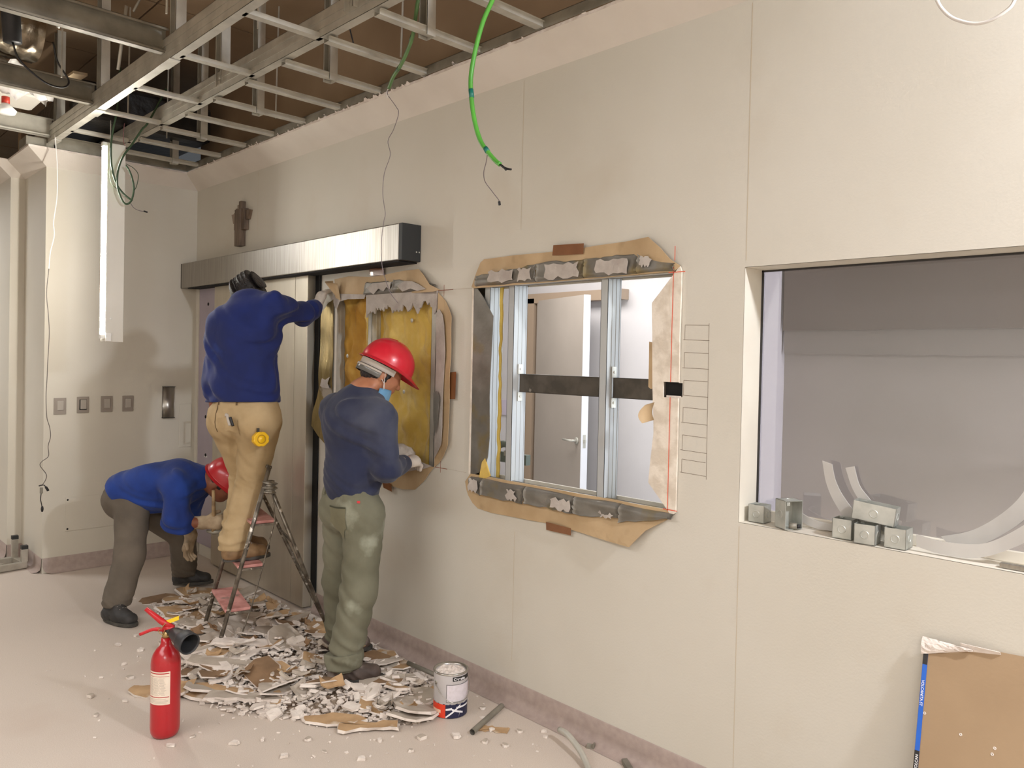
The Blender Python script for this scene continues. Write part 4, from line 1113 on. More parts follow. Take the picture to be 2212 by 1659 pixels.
# thin rods tying the tread backs
for o_ in (Vector((0, 0, 0)), across):
    p = [F1+o_+nv*.10, F1.lerp(T1, .225/.99)+o_+nv*.117, F1.lerp(T1, .455/.99)+o_+nv*.117, F1.lerp(T1, .69/.99)+o_+nv*.112, T1+o_+nv*.01+Vector((0, 0, -.10))]
    MB().tube(p, .0045, 6).build('tie_rod', m_lad, lad)
MB().tube([F1+nv*.10, F1+Vector((-.10, 0, .02))], .004, 6).build('tie_rod', m_lad, lad)
ra, rb = Vector((2.09, -.035, 0)), R1t+across
MB().tube([R1.lerp(R1t, .18), ra.lerp(rb, .18)], .008, 8).build('rear_tie', m_lad, lad)
MB().tube([R1.lerp(R1t, .12), ra.lerp(rb, .42)], .006, 8).build('rear_tie', m_lad, lad)
MB().tube([R1.lerp(R1t, .62), ra.lerp(rb, .62)], .008, 8).build('rear_tie', m_lad, lad)
m_wrap = M('silver_tape_wrap', (166, 160, 148), .3, .6, c2=(110, 104, 94), scale=30, bump=1, bscale=40)
for o_ in (Vector((0, 0, 0)), across):
    c = R1t+o_+Vector((0, .0, -.015))
    def fnw(u, v, c=c):
        t = v*2*math.pi; r_ = .030+.007*math.sin(u*17+v*6)+.006*mnoise.noise(Vector((u*6, math.cos(t)*2, math.sin(t)*2)))-.012*abs(u-.5)
        return (c.x+r_*math.cos(t)*1.05, c.y+r_*math.sin(t)*1.3, c.z-.035+.07*u)
    sheet([i/14 for i in range(15)], [j/18 for j in range(19)], fnw).build('hinge_wrap', m_wrap, lad, smooth=True)

# ------------------------------------------------------------------ fire extinguisher
m_redp = M('red_extinguisher_paint', (176, 22, 32), .3, c2=(164, 18, 28), scale=6, coat=.35)
m_redl = M('red_lever', (188, 30, 36), .4)
m_horn = M('black_horn', (46, 46, 48), .5)
m_brass = M('brass_valve', (176, 150, 104), .35, .9)
ex = empty('fire_extinguisher', (2.985, -1.30, 0)); tag(ex, 'red carbon dioxide fire extinguisher with black horn standing on the floor', 'fire extinguisher')
EC = Vector((2.985, -1.30, 0)); r_ = .0585
prof_ = [(0, .001), (.040, .001), (.050, .006), (.0565, .020), (r_, .04), (r_, .305), (.0565, .325), (.050, .345), (.038, .364), (.026, .376), (.0205, .388), (.0195, .410), (0, .410)]
MB().lathe(prof_, EC, 40).build('cylinder', m_redp, ex, smooth=True)
MB().lathe([(.0135, .408), (.0165, .41), (.0165, .432), (.012, .436), (.012, .45), (0, .45)], EC, 18).build('valve', m_brass, ex, smooth=True)
# directions in the picture plane of the handle: towards image left-up
hl = Vector((-.66, -.75, 0)).normalized()
mb = MB()
c0 = EC+Vector((0, 0, .447))
mb.beam(c0-hl*.030, c0+hl*.012, .026, .022)
mb.tube([c0-hl*.025+Vector((0, 0, .004)), c0+hl*.02+Vector((0, 0, .030)), c0+hl*.085+Vector((0, 0, .082))], [.012, .013, .009], 10)
mb.build('squeeze_lever', m_redl, ex, smooth=True)
MB().tube(spline([c0-hl*.01+Vector((0, 0, -.008)), c0+hl*.05+Vector((0, 0, -.004)), c0+hl*.108+Vector((0, 0, -.026))], 6), [.009]*6+[.007]*7, 8).build('carry_handle', m_redl, ex, smooth=True)
tg = MB().obox(c0-hl*.025+Vector((0, 0, .035)), (-hl*.026+Vector((0, 0, .010))), Vector((0, 0, .0085)), Vector((.35, -.3, 0)).normalized()*.0015)
tg.build('seal_tag', M('yellow_seal_tag', (236, 200, 36), .4), ex)
cable('seal_loop', [c0-hl*.002+Vector((.012, -.01, .028)), c0+hl*.012+Vector((.016, -.014, .008)), c0+hl*.025+Vector((.014, -.012, -.004)), c0+hl*.01+Vector((.014, -.012, -.02)), c0+Vector((.012, -.01, .0))], .0018, m_brass, ex, sides=6)
# horn pointing to image right, opening turned to the viewer
hd_ = (Vector((.60, .52, 0))+Vector((.30, -.35, -.16))).normalized()
hb = c0+Vector((.010, .012, -.008))
MB().tube([c0+Vector((0, 0, -.006)), hb+hd_*.03], .012, 10).build('horn_neck', m_horn, ex, smooth=True)
q = hd_.to_track_quat('Z', 'Y').to_matrix().to_4x4()
MB().lathe([(0, .012), (.016, .012), (.024, .03), (.033, .075), (.040, .098), (.043, .100), (.0445, .138), (.0445, .146), (.040, .146), (.039, .136), (.036, .10), (.024, .05), (.012, .03), (0, .028)], (0, 0, 0), 32, mat=Matrix.Translation(hb) @ q).build('horn', m_horn, ex, smooth=True)
# paper label wrapped on the cylinder
m_lab = M('cream_paper_label', (232, 218, 200), .6, c2=(222, 206, 188), scale=20)
m_labr = M('red_label_rule', (176, 40, 44), .5)
m_labt = M('grey_label_print', (176, 164, 152), .7)
view = (Vector((6.3169, -2.5321, 0))-EC); va = math.atan2(view.y, view.x)
def wrap(a0, a1, z0, z1, r, n=14):
    mb = MB(); v = []; f = []
    for i in range(n+1):
        a = a0+(a1-a0)*i/n
        for z in (z0, z1): v.append((EC.x+r*math.cos(a), EC.y+r*math.sin(a), z))
    f = [(2*i, 2*i+2, 2*i+3, 2*i+1) for i in range(n)]
    return mb.add(v, f)
A0, A1 = va-1.35, va+.32
A0, A1 = va-1.32, va+.30
lab_ = wrap(A0, A1, .150, .286, r_+.0006).build('label', m_lab, ex, smooth=True)
for z0, z1 in ((.277, .281), (.180, .183), (.266, .2675)): wrap(A0+.05, A1-.06, z0, z1, r_+.0009).build('label_rule', m_labr, lab_, smooth=True)
for k in range(16):
    z = .258-k*.0045
    if abs(z-.181) < .004: continue
    a = A0+.08; 
    for c_ in range(3):
        b_ = a+random.uniform(.28, .42); b_ = min(b_, A1-.1)
        wrap(a, b_, z, z+.0014, r_+.0009, 4).build('label_print', m_labt, lab_); a = b_+.06
for k in range(4): wrap(A0+.08, A1-.1-random.uniform(0, .2), .172-k*.005, .1735-k*.005, r_+.0009, 8).build('label_print', m_labt, lab_)

# ------------------------------------------------------------------ paint can
can = empty('paint_can', (3.60, -.275, 0)); tag(can, 'opened paint can with wire handle standing at the edge of the rubble', 'paint can')
CC = Vector((3.602, -.268, .002)); cr = .0765
m_can = M('grey_white_can', (206, 202, 202), .4, c2=(192, 188, 188), scale=6, c3=(150, 144, 138), scale3=5, lo3=.62, hi3=.8)
m_tin = M('tin_rim', (176, 172, 164), .3, .9)
MB().lathe([(0, .001), (cr-.002, .001), (cr, .004), (cr, .186), (cr+.002, .190), (cr+.0015, .195), (cr-.004, .195), (cr-.005, .182), (0, .182)], CC, 40).build('body', m_can, can, smooth=True)
MB().lathe([(cr+.0005, .188), (cr+.003, .192), (cr+.002, .198), (cr-.004, .198), (cr-.008, .190)], CC, 40).build('rim', m_tin, can, smooth=True)
vc = math.atan2(-2.5321-CC.y, 6.3169-CC.x)
def wrapc(a0, a1, z0, z1, r=cr+.0006, n=10, z0b=None, z1b=None):
    v = []; 
    for i in range(n+1):
        t = i/n; a = vc+a0+(a1-a0)*t
        za = z0 if z0b is None else z0+(z0b-z0)*t; zb = z1 if z1b is None else z1+(z1b-z1)*t
        v += [(CC.x+r*math.cos(a), CC.y+r*math.sin(a), CC.z+za), (CC.x+r*math.cos(a), CC.y+r*math.sin(a), CC.z+zb)]
    return MB().add(v, [(2*i, 2*i+2, 2*i+3, 2*i+1) for i in range(n)])
# note: negative angle is image left
m_navy = M('navy_label', (28, 30, 62), .4); m_org = M('orange_red_label', (216, 62, 34), .4); m_wh = M('white_label', (230, 228, 230), .45); m_lk = M('label_outline', (70, 66, 70), .5)
wrapc(-1.9, -.28, .002, .062).build('label_block', m_org, can, smooth=True)
wrapc(-.28, 1.9, .002, .062).build('label_block', m_navy, can, smooth=True)
wrapc(-1.9, 1.9, .062, .0645).build('label_line', m_navy, can, smooth=True)
wrapc(-.28, .95, .004, .058, cr+.0011, 14, .062, .066).build('label_graphic', m_wh, can, smooth=True) if False else None
for a0, a1, z0, z1, zb0, zb1 in ((-.26, .62, .002, .010, .052, .062), (-.26, .10, .036, .044, .040, .050), (.10, .80, .036, .045, .018, .026), (.36, 1.3, .044, .052, .046, .053), (.50, .62, .004, .004, .030, .036)):
    wrapc(a0, a1, z0, z1, cr+.0011, 10, zb0, zb1).build('label_graphic', m_wh, can, smooth=True)
wrapc(-1.30, -.58, .022, .036, cr+.0011).build('label_graphic', M('pale_orange_patch', (226, 186, 160), .5), can, smooth=True)
for a0, a1, z0, z1 in ((-.24, 1.5, .150, .1515), (-.24, 1.5, .072, .0735), (-.24, -.225, .072, .1515)):
    wrapc(a0, a1, z0, z1, cr+.0008).build('label_line', m_lk, can, smooth=True)
wrapc(-.20, 1.5, .076, .148, cr+.0007).build('label_panel', M('pale_lilac_panel', (216, 208, 214), .5, c2=(206, 198, 202), scale=60), can, smooth=True)
wrapc(.12, 1.45, .166, .185, cr+.0010).build('name_plate', m_black, can, smooth=True)
v, f = text_mesh('Ceresita', .0165, .0006)
mb = MB(); mb.f = f; mb.mi = [0]*len(f)
for p in v:
    a = vc+.18+p[0]/cr; mb.v.append((CC.x+(cr+.0016)*math.cos(a), CC.y+(cr+.0016)*math.sin(a), CC.z+.1695+p[1]))
mb.build('lettering', m_wh, can)
mb = MB().lathe([(0, .004), (.006, .003), (.009, 0)], (0, 0, 0), 12, mat=Matrix.Translation(CC+Vector((cr*math.cos(vc-1.0), cr*math.sin(vc-1.0), .150))) @ Vector((math.cos(vc-1.0), math.sin(vc-1.0), 0)).to_track_quat('Z', 'Y').to_matrix().to_4x4())
mb.build('handle_ear', m_tin, can, smooth=True)
hp = []
for i in range(17):
    t = i/16; a = vc-1.0+math.pi*t*.98
    hp.append((CC.x+(cr+.006+.006*math.sin(math.pi*t))*math.cos(a), CC.y+(cr+.006+.006*math.sin(math.pi*t))*math.sin(a), CC.z+.148-.075*math.sin(math.pi*min(1, t*1.1))))
MB().tube(hp, .0017, 6).build('wire_handle', m_tin, can, smooth=True)
# gypsum filling: crumpled top
fill = sheet([i/18 for i in range(19)], [j/36 for j in range(37)], lambda u, v: (CC.x+(cr-.005)*u*math.cos(v*2*math.pi), CC.y+(cr-.005)*u*math.sin(v*2*math.pi), CC.z+.186+.012*(1-u)+.014*mnoise.noise(Vector((u*math.cos(v*6.283)*5, u*math.sin(v*6.283)*5, 2)))*(1-u*.5)))
fill.build('gypsum_scraps', m_gyps, can)

# ------------------------------------------------------------------ conduit offcuts
o = MB().tube([(3.835, -.338, .013), (3.733, -.070, .013)], .0125, 16, caps=False).tube([(3.834, -.336, .013), (3.734, -.072, .013)], .0105, 16, caps=False).build('conduit_offcut', m_galvdk, smooth=True); tag(o, 'straight grey conduit offcut on the floor beside the paint can', 'conduit')
o = MB().tube(spline([(4.118, -.10, .05), (4.17, -.112, .055), (4.24, -.135, .045), (4.30, -.16, .03), (4.38, -.21, .014), (4.5, -.30, .013)], 6), .0125, 14).build('bent_conduit', m_galv, smooth=True); tag(o, 'bent bright conduit lying near the skirting at the bottom of the picture', 'conduit')
o = MB().tube([(3.12, -.15, .050), (3.40, -.13, .048)], .011, 10).build('conduit_offcut', m_galvdk, smooth=True); tag(o, 'thin conduit offcut half buried in the rubble behind the paint can', 'conduit')
fx = empty('bent_bracket', (4.24, -.045, 0)); tag(fx, 'tiny bent steel bracket on the floor by the skirting', 'bracket')
MB().obox((4.24, -.045, .008), (.012, .006, 0), (-.004, .008, .004), (0, 0, .003)).build('plate', m_galvdk, fx); MB().obox((4.255, -.038, .012), (.003, .001, 0), (-.004, .010, 0), (0, 0, .010)).build('flange', m_galvdk, fx)
o = MB().obox((4.44, -.055, .010), (.03, -.02, 0), (.006, .010, 0), (0, 0, .009)).build('steel_offcut', m_galvdk); tag(o, 'dull steel offcut against the skirting at the bottom edge', 'offcut')

# ------------------------------------------------------------------ people: smooth-union distance fields turned into meshes
CR, CF, CUZ = Vector((.693, .721, 0)), Vector((-.721, .693, 0)), Vector((0, 0, 1))   # picture right, into the picture, up
def nrm3(v):
    v = np.asarray(v, float); return v/np.linalg.norm(v)
class Field:
    def __init__(s): s.p = []; s.clips = []; s.disp = None
    def cap(s, a, b, ra, rb=None, side=None, kx=1.0, k=.02):
        s.p.append(('c', np.array(a, float), np.array(b, float), ra, ra if rb is None else rb, None if side is None else np.array(side, float), kx, k)); return s
    def ell(s, c, r, axes=None, k=.02):
        ax = np.eye(3) if axes is None else np.array([nrm3(a) for a in axes])
        s.p.append(('e', np.array(c, float), np.array(r, float), ax, k)); return s
    def clip(s, pt, n):
        """keep the side against n"""
        s.clips.append((np.array(pt, float), nrm3(n))); return s
    def mesh(s, h):
        lo = np.full(3, 1e9); hi = -lo; bb = []
        for q in s.p:
            if q[0] == 'c':
                r = max(q[3], q[4])*max(1, q[6]); a = np.minimum(q[1], q[2])-r; b = np.maximum(q[1], q[2])+r
            else:
                r = q[2].max(); a, b = q[1]-r, q[1]+r
            bb.append((a, b)); lo = np.minimum(lo, a); hi = np.maximum(hi, b)
        lo -= 3*h+.02; hi += 3*h+.02
        n = np.ceil((hi-lo)/h).astype(int)+1
        F = np.full(n, .5, np.float32)
        axs = [lo[i]+h*np.arange(n[i]) for i in range(3)]
        for q, (a, b) in zip(s.p, bb):
            m = .09
            i0 = np.maximum(0, np.floor((a-m-lo)/h).astype(int)); i1 = np.minimum(n, np.ceil((b+m-lo)/h).astype(int)+1)
            sl = tuple(slice(i0[i], i1[i]) for i in range(3))
            P = np.stack(np.meshgrid(*[axs[i][sl[i]] for i in range(3)], indexing='ij'), -1)
            if q[0] == 'c':
                _, A, B, ra, rb, sd, kx, k = q
                pa = P-A; ba = B-A; L2 = max(1e-12, ba @ ba)
                if sd is not None and kx != 1:
                    u = sd-ba*(sd @ ba)/L2; u = u/np.linalg.norm(u)
                    pa = pa-(pa @ u)[..., None]*(1-1/kx)*u
                t = np.clip((pa @ ba)/L2, 0, 1)
                d = np.linalg.norm(pa-t[..., None]*ba, axis=-1)-(ra+(rb-ra)*t)
            else:
                _, c, r, ax, k = q
                w = ((P-c) @ ax.T)/r
                l = np.linalg.norm(w, axis=-1); d = (l-1)*r.min()
            G = F[sl]; d = d.astype(np.float32)
            hh = np.clip(.5+.5*(G-d)/k, 0, 1)
            F[sl] = G+(d-G)*hh-k*hh*(1-hh)
        if s.disp is not None:
            ix = np.nonzero(np.abs(F) < .05)
            P = np.stack([axs[i][ix[i]] for i in range(3)], -1)
            F[ix] += s.disp(P).astype(np.float32)
        for pt, nn in s.clips:
            g = axs[0][:, None, None]*nn[0]+axs[1][None, :, None]*nn[1]+axs[2][None, None, :]*nn[2]-pt @ nn
            F = np.maximum(F, g.astype(np.float32))
        return nets(F, lo, h)

def nets(F, lo, h):
    ins = F < 0
    nx, ny, nz = F.shape
    c = np.zeros((nx-1, ny-1, nz-1), np.int8)
    for dx in (0, 1):
        for dy in (0, 1):
            for dz in (0, 1): c += ins[dx:nx-1+dx, dy:ny-1+dy, dz:nz-1+dz]
    cell = (c > 0) & (c < 8)
    I = np.argwhere(cell)
    acc = np.zeros((len(I), 3)); cnt = np.zeros(len(I))
    off = [(a, b, d) for a in (0, 1) for b in (0, 1) for d in (0, 1)]
    for a in off:
        for b in off:
            if sum(abs(a[i]-b[i]) for i in range(3)) != 1 or a > b: continue
            fa = F[I[:, 0]+a[0], I[:, 1]+a[1], I[:, 2]+a[2]].astype(float); fb = F[I[:, 0]+b[0], I[:, 1]+b[1], I[:, 2]+b[2]].astype(float)
            m = (fa < 0) != (fb < 0)
            t = np.where(m, fa/np.where(fa == fb, 1, fa-fb), 0)
            for i in range(3): acc[:, i] += np.where(m, a[i]+(b[i]-a[i])*t, 0)
            cnt += m
    V = (I+acc/cnt[:, None])*h+lo
    idx = np.full(cell.shape, -1, np.int64); idx[tuple(I.T)] = np.arange(len(I))
    faces = []
    for ax in range(3):
        s0 = [slice(None)]*3; s1 = [slice(None)]*3; s0[ax] = slice(0, -1); s1[ax] = slice(1, None)
        ch = ins[tuple(s0)] != ins[tuple(s1)]
        E_ = np.argwhere(ch); u, v = (ax+1) % 3, (ax+2) % 3
        ok = (E_[:, u] > 0) & (E_[:, v] > 0) & (E_[:, u] < F.shape[u]-1) & (E_[:, v] < F.shape[v]-1); E_ = E_[ok]
        q = []
        for du, dv in ((-1, -1), (0, -1), (0, 0), (-1, 0)):
            w = E_.copy(); w[:, u] += du; w[:, v] += dv; q.append(idx[tuple(w.T)])
        q = np.stack(q, 1)
        flip = ~ins[tuple(E_.T)]
        q[flip] = q[flip][:, ::-1]
        faces.append(q[(q >= 0).all(1)])
    return V, np.concatenate(faces)

def fobj(name, fld, h, mat, parent=None, smooth_it=0):
    V, Q = fld.mesh(h)
    me = bpy.data.meshes.new(name)
    me.vertices.add(len(V)); me.vertices.foreach_set('co', V.astype(np.float32).ravel())
    me.loops.add(Q.size); me.loops.foreach_set('vertex_index', Q.ravel().astype(np.int32))
    me.polygons.add(len(Q)); me.polygons.foreach_set('loop_start', np.arange(0, Q.size, 4, dtype=np.int32)); me.polygons.foreach_set('loop_total', np.full(len(Q), 4, np.int32))
    me.polygons.foreach_set('use_smooth', np.ones(len(Q), bool))
    me.update(calc_edges=True); me.validate()
    me.materials.append(mat)
    o = bpy.data.objects.new(name, me); col.objects.link(o)
    if parent is not None: adopt(o, parent)
    if smooth_it:
        sm = o.modifiers.new('smooth', 'SMOOTH'); sm.iterations = smooth_it; sm.factor = .5
    return o

def folds(amp, f1, f2, seed=0.0, fine=.35):
    """cloth creases: warped ridges running across f1, varied along f2"""
    f1, f2 = np.array(f1, float), np.array(f2, float)
    def fn(P):
        w = np.sin(P @ f2+seed)*1.3+np.sin(P @ (f1[[1, 2, 0]]*.31)+seed*2)*1.1
        a = np.sin(P @ f1+w+seed)
        b = np.sin(P @ (f1*1.9+f2*.6)+1.7*w+seed*3)
        g = .5+.5*np.sin(P @ (f2[[2, 0, 1]]*.45)+seed*1.3)
        return amp*(np.abs(a)**.7*np.sign(a)*g+fine*b)
    return fn

def add_hand(F, wr, dr, pn, thumb, curl=.6, s=1.0, k=.008):
    """palm and five bent fingers: wr wrist, dr finger direction, pn palm-facing normal, thumb side vector"""
    wr = np.array(wr, float); dr = nrm3(dr); pn = np.array(pn, float); pn = nrm3(pn-dr*(pn @ dr)); th = np.array(thumb, float); th = nrm3(th-dr*(th @ dr)-pn*(th @ pn))
    pc = wr+dr*.052*s
    F.cap(wr, wr+dr*.085*s, .026*s, .030*s, th, 1.42, k=.012)
    for i, (o_, ln) in enumerate(((.033, .070), (.011, .078), (-.011, .073), (-.032, .058))):
        b = wr+dr*.092*s+th*o_*s
        a1 = curl*.9+.08*i; a2 = curl*1.9+.1*i
        d1 = dr*math.cos(a1)+pn*math.sin(a1); d2 = dr*math.cos(a2)+pn*math.sin(a2)
        m = b+d1*ln*.52*s; e = m+d2*ln*.48*s
        F.cap(b-dr*.012*s, m, .0122*s, .0115*s, k=k*.6); F.cap(m, e, .0115*s, .0098*s, k=k*.6)
    tb = wr+dr*.030*s+th*.030*s
    td = nrm3(dr*.62+th*.62+pn*.45); tm = tb+td*.040*s; te = tm+nrm3(dr*.85+th*.1+pn*.6)*.032*s
    F.cap(tb, tm, .0150*s, .0130*s, k=.010); F.cap(tm, te, .0128*s, .0108*s, k=k*.6)

def add_head(F, c, up_, fw_, s=1.0, neck=None):
    c = np.array(c, float); up_ = nrm3(up_); fw_ = np.array(fw_, float); fw_ = nrm3(fw_-up_*(fw_ @ up_)); rt_ = np.cross(fw_, up_)
    def at(f, u, r=0): return c+fw_*f*s+up_*u*s+rt_*r*s
    F.ell(at(-.012, .030), np.array((.098, .088, .076))*s, (fw_, up_, rt_), k=.02)      # skull
    F.ell(at(.030, -.030), np.array((.062, .075, .060))*s, (fw_, up_, rt_), k=.03)      # face
    F.cap(at(.040, -.088), at(.055, -.082), .026*s, .024*s, k=.03)                       # chin
    for sg in (-1, 1):
        F.cap(at(-.010, -.058, sg*.048), at(.045, -.085, sg*.018), .018*s, .018*s, k=.025)   # jaw
        F.ell(at(.066, -.018, sg*.034), np.array((.020, .016, .018))*s, (fw_, up_, rt_), k=.018)   # cheek
        F.ell(at(-.012, -.012, sg*.078), np.array((.020, .032, .008))*s, (fw_+.3*rt_*sg, up_-.15*fw_, rt_), k=.006)   # ear
        F.ell(at(.074, .018, sg*.030), np.array((.014, .008, .020))*s, (fw_, up_, rt_), k=.012)   # brow
    F.cap(at(.084, .008), at(.104, -.028), .0085*s, .0135*s, k=.010)                      # nose
    F.cap(at(.084, -.055, -.018), at(.084, -.055, .018), .0095*s, k=.008)                 # lips
    if neck is not None:
        F.cap(neck, at(-.022, -.055), .060*s, .056*s, k=.03)
    return at

def helmet(parent, c, up_, fw_, m, s=1.0, lift=.045):
    """hard hat shell with all-round brim, front peak and centre ridges"""
    c = Vector(c); up_ = Vector(up_).normalized(); fw_ = Vector(fw_); fw_ = (fw_-up_*fw_.dot(up_)).normalized(); rt_ = fw_.cross(up_)
    def fn(u, v):
        t = v*2*math.pi; ct, st = math.cos(t), math.sin(t)
        if u <= .72:
            e = (1-u/.72)*math.pi/2; hr, hz = math.cos(e), math.sin(e)**.9
            ra, rb = .136*hr, .116*hr
            z = .134*hz
            if abs(st) < .22 and ct*hr > -.9: z += .004*(1-abs(st)/.22)*hz
        else:
            q = (u-.72)/.28
            br = .014+(.052*max(0, ct)**3)
            ra, rb = .136+br*q, .116+.012*q
            z = -.010*q-(.022*q*max(0, ct)**2)
        return c+(fw_*ra*ct+rt_*rb*st+up_*(z+lift))*s
    us = [i/30 for i in range(31)]; vs = [j/48 for j in range(49)]
    o = sheet(us, vs, fn, -.003).build('hard_hat', m, parent, smooth=True)
    return o

def boot(parent, heel, toe, ank, m, ms, w=.048, h=.075, name='boot', shaft=.03):
    heel, toe, ank = Vector(heel), Vector(toe), Vector(ank)
    d = (toe-heel); L = d.length; d.normalize(); z = Vector((0, 0, 1)); z = (z-d*z.dot(d)).normalized(); x = d.cross(z)
    F = Field()
    F.cap(heel+d*.035+z*.040, heel+d*(L*.55)+z*.042, .042, .040, x, 1.0, k=.03)
    F.cap(heel+d*(L*.5)+z*.042, heel+d*(L-.045)+z*.036, .040, .036, x, 1.28, k=.03)
    F.cap(heel+d*.045+z*.045, ank, .048, .050, k=.03)
    F.cap(ank, ank+z*shaft*.5, .050, .052, k=.02)
    F.cap(heel+d*(L*.42)+z*.075, ank+d*.02, .034, .040, k=.03)
    F.disp = folds(.0022, (90, 60, 120), (30, 40, 20), L*50)
    F.clip(heel+z*.012, -z)
    o = fobj(name, F, .0065, m, parent, 1)
    # sole following the outline
    mb = MB(); n = 26; pts = []
    for i in range(n):
        t = 2*math.pi*i/n; a = math.cos(t); b = math.sin(t)
        u = L/2+a*(L/2+.006); ww = w*(.92 if a < 0 else 1.0)*(abs(b)**.75)*(1 if b > 0 else -1)
        pts.append(heel+d*u+x*ww)
    mb.prism(pts, z*.020)
    mb.build('sole', ms, o, bevel=.003)
    # laces
    mb = MB()
    for i in range(4):
        p = heel+d*(L*.44+.022*i-.01)+z*(.112-.013*i)
        mb.tube([p-x*.022, p+z*.006, p+x*.022], .0028, 5)
    mb.build('laces', m_lace, o)
    return o

m_skin = M('warm_skin', (176, 120, 88), .5, c2=(164, 106, 76), scale=14, bump=.05, bscale=80)
m_skind = M('dark_warm_skin', (140, 84, 60), .5, c2=(124, 72, 50), scale=14)
m_hair = M('black_hair', (22, 18, 18), .5, c2=(38, 32, 30), scale=60, detail=3, bump=1, bscale=70)
m_lace = M('grey_laces', (150, 144, 136), .8)
m_blue = M('royal_blue_jersey', (8, 32, 100), .85, c2=(6, 24, 80), scale=5, detail=5, bump=.55, bscale=9, bstretch=(1, 1, .55), sheen=.1, c3=(34, 62, 134), scale3=6, lo3=.66, hi3=.85)
m_blue3 = M('blue_work_shirt', (17, 56, 136), .85, c2=(12, 42, 110), scale=5, detail=5, bump=.55, bscale=9, bstretch=(1, 1, .55), sheen=.1)
# faded navy shirt: dust lies on the upper part of the back
m_navyc = M('dusty_navy_jersey', (22, 27, 54), .9, c2=(31, 37, 64), scale=5, detail=6, bump=.55, bscale=9, bstretch=(1, 1, .55), sheen=.12, c3=(76, 79, 92), scale3=2.6, lo3=.46, hi3=.74)
m_khaki = M('khaki_twill', (180, 156, 118), .85, c2=(162, 138, 100), scale=6, detail=5, bump=.55, bscale=9, bstretch=(1, 1, .55), c3=(196, 172, 132), scale3=5, lo3=.6, hi3=.8)
m_olive = M('dusty_olive_twill', (116, 114, 96), .9, c2=(98, 96, 78), scale=5, detail=6, bump=.55, bscale=9, bstretch=(1, 1, .55), c3=(152, 154, 136), scale3=6, lo3=.56, hi3=.74)
m_greyt = M('grey_brown_work_trousers', (104, 94, 82), .9, c2=(84, 76, 66), scale=5, detail=6, bump=.55, bscale=9, bstretch=(1, 1, .55))
m_bootb = M('dusty_brown_boot', (92, 78, 70), .7, c2=(66, 54, 48), scale=14, detail=6, c3=(136, 124, 114), scale3=12, lo3=.58, hi3=.74)
m_boott = M('tan_boot', (140, 110, 76), .7, c2=(112, 86, 58), scale=12, detail=5)
m_bootk = M('black_work_boot', (56, 54, 52), .65, c2=(40, 38, 37), scale=12, c3=(84, 80, 76), scale3=10, lo3=.6, hi3=.76)
m_sole = M('dark_rubber_sole', (52, 50, 46), .8, c2=(78, 74, 68), scale=20)
m_glove = M('grey_white_work_glove', (200, 190, 178), .9, c2=(172, 160, 148), scale=16, detail=5, bump=.2, bscale=60)
m_glovet = M('brown_work_glove', (192, 172, 144), .9, c2=(140, 118, 92), scale=10, detail=5)
m_hat = M('red_hard_hat', (206, 34, 52), .28, c2=(194, 30, 46), scale=4, coat=.3)
m_hatd = M('dark_red_hard_hat', (176, 26, 36), .3, coat=.3)
m_mask = M('blue_face_mask', (108, 158, 196), .8, c2=(140, 180, 208), scale=10)
m_gog = M('smoky_goggles', (120, 118, 112), .12, c2=(90, 88, 84), scale=8)
m_strap = M('grey_strap', (176, 166, 154), .7)
m_eye = M('eye_white', (224, 216, 206), .3); m_iris = M('dark_iris', (30, 20, 16), .2)

def eyes(parent, at):
    for sg in (-1, 1):
        mb = MB().lathe([(0, -.011), (.008, -.008), (.011, 0), (.008, .008), (0, .011)], tuple(at(.070, .002, sg*.030)), 12)
        e = mb.build('eye', m_eye, parent, smooth=True)
        MB().lathe([(0, -.005), (.004, -.003), (.005, 0), (.004, .003), (0, .005)], tuple(at(.0785, .001, sg*.030)), 10).build('iris', m_iris, e, smooth=True)

# ---------- the man on the ladder (seen from behind, bent head, right arm on the wall)
J = dict(pelvis=(2.153, -.575, 1.289), waist=(2.150, -.588, 1.418), chest=(2.123, -.573, 1.688), neck=(2.055, -.530, 1.890), head=(1.940, -.478, 1.925),
         rsh=(2.240, -.470, 1.872), rel=(2.143, -.231, 1.838), rwr=(2.061, -.100, 1.887), rhand=(2.036, -.022, 1.929),
         lsh=(2.052, -.672, 1.775), lel=(2.018, -.702, 1.450), lwr=(1.950, -.662, 1.232),
         rhip=(2.225, -.525, 1.230), rkn=(2.121, -.530, .842), ran=(2.140, -.632, .545),
         lhip=(2.040, -.622, 1.230), lkn=(1.965, -.490, .876), lan=(1.972, -.565, .545))
J = {k: np.array(v) for k, v in J.items()}
sd = J['rsh']-J['lsh']
hu, hf = np.array(CUZ)*.80+np.array(CF)*.55-np.array(CR)*.08, np.array(CF)*.75-np.array(CUZ)*.62-np.array(CR)*.15
F = Field()
atp = add_head(F, J['head'], hu, hf, neck=J['neck'])
F.cap(J['neck']-(0, 0, .05), J['neck'], .062, .058, k=.03)
F.cap(J['pelvis'], J['waist'], .115, .105, sd, 1.3, k=.04); F.cap(J['waist'], J['chest'], .105, .115, sd, 1.35, k=.04); F.cap(J['lsh'], J['rsh'], .052, k=.04); F.cap(J['chest'], J['neck'], .10, .055, sd, 1.3, k=.04)
for a, b, c in (('rsh', 'rel', 'rwr'), ('lsh', 'lel', 'lwr')):
    F.cap(J[a], J[b], .05, .040, k=.03); F.cap(J[b], J[c], .040, .028, k=.02)
F.cap(J['rwr'], J['rwr']+(-.008, .03, .055), .024, .022, k=.02); F.cap(J['lwr'], J['lwr']+(-.012, .02, -.09), .026, .024, k=.02)
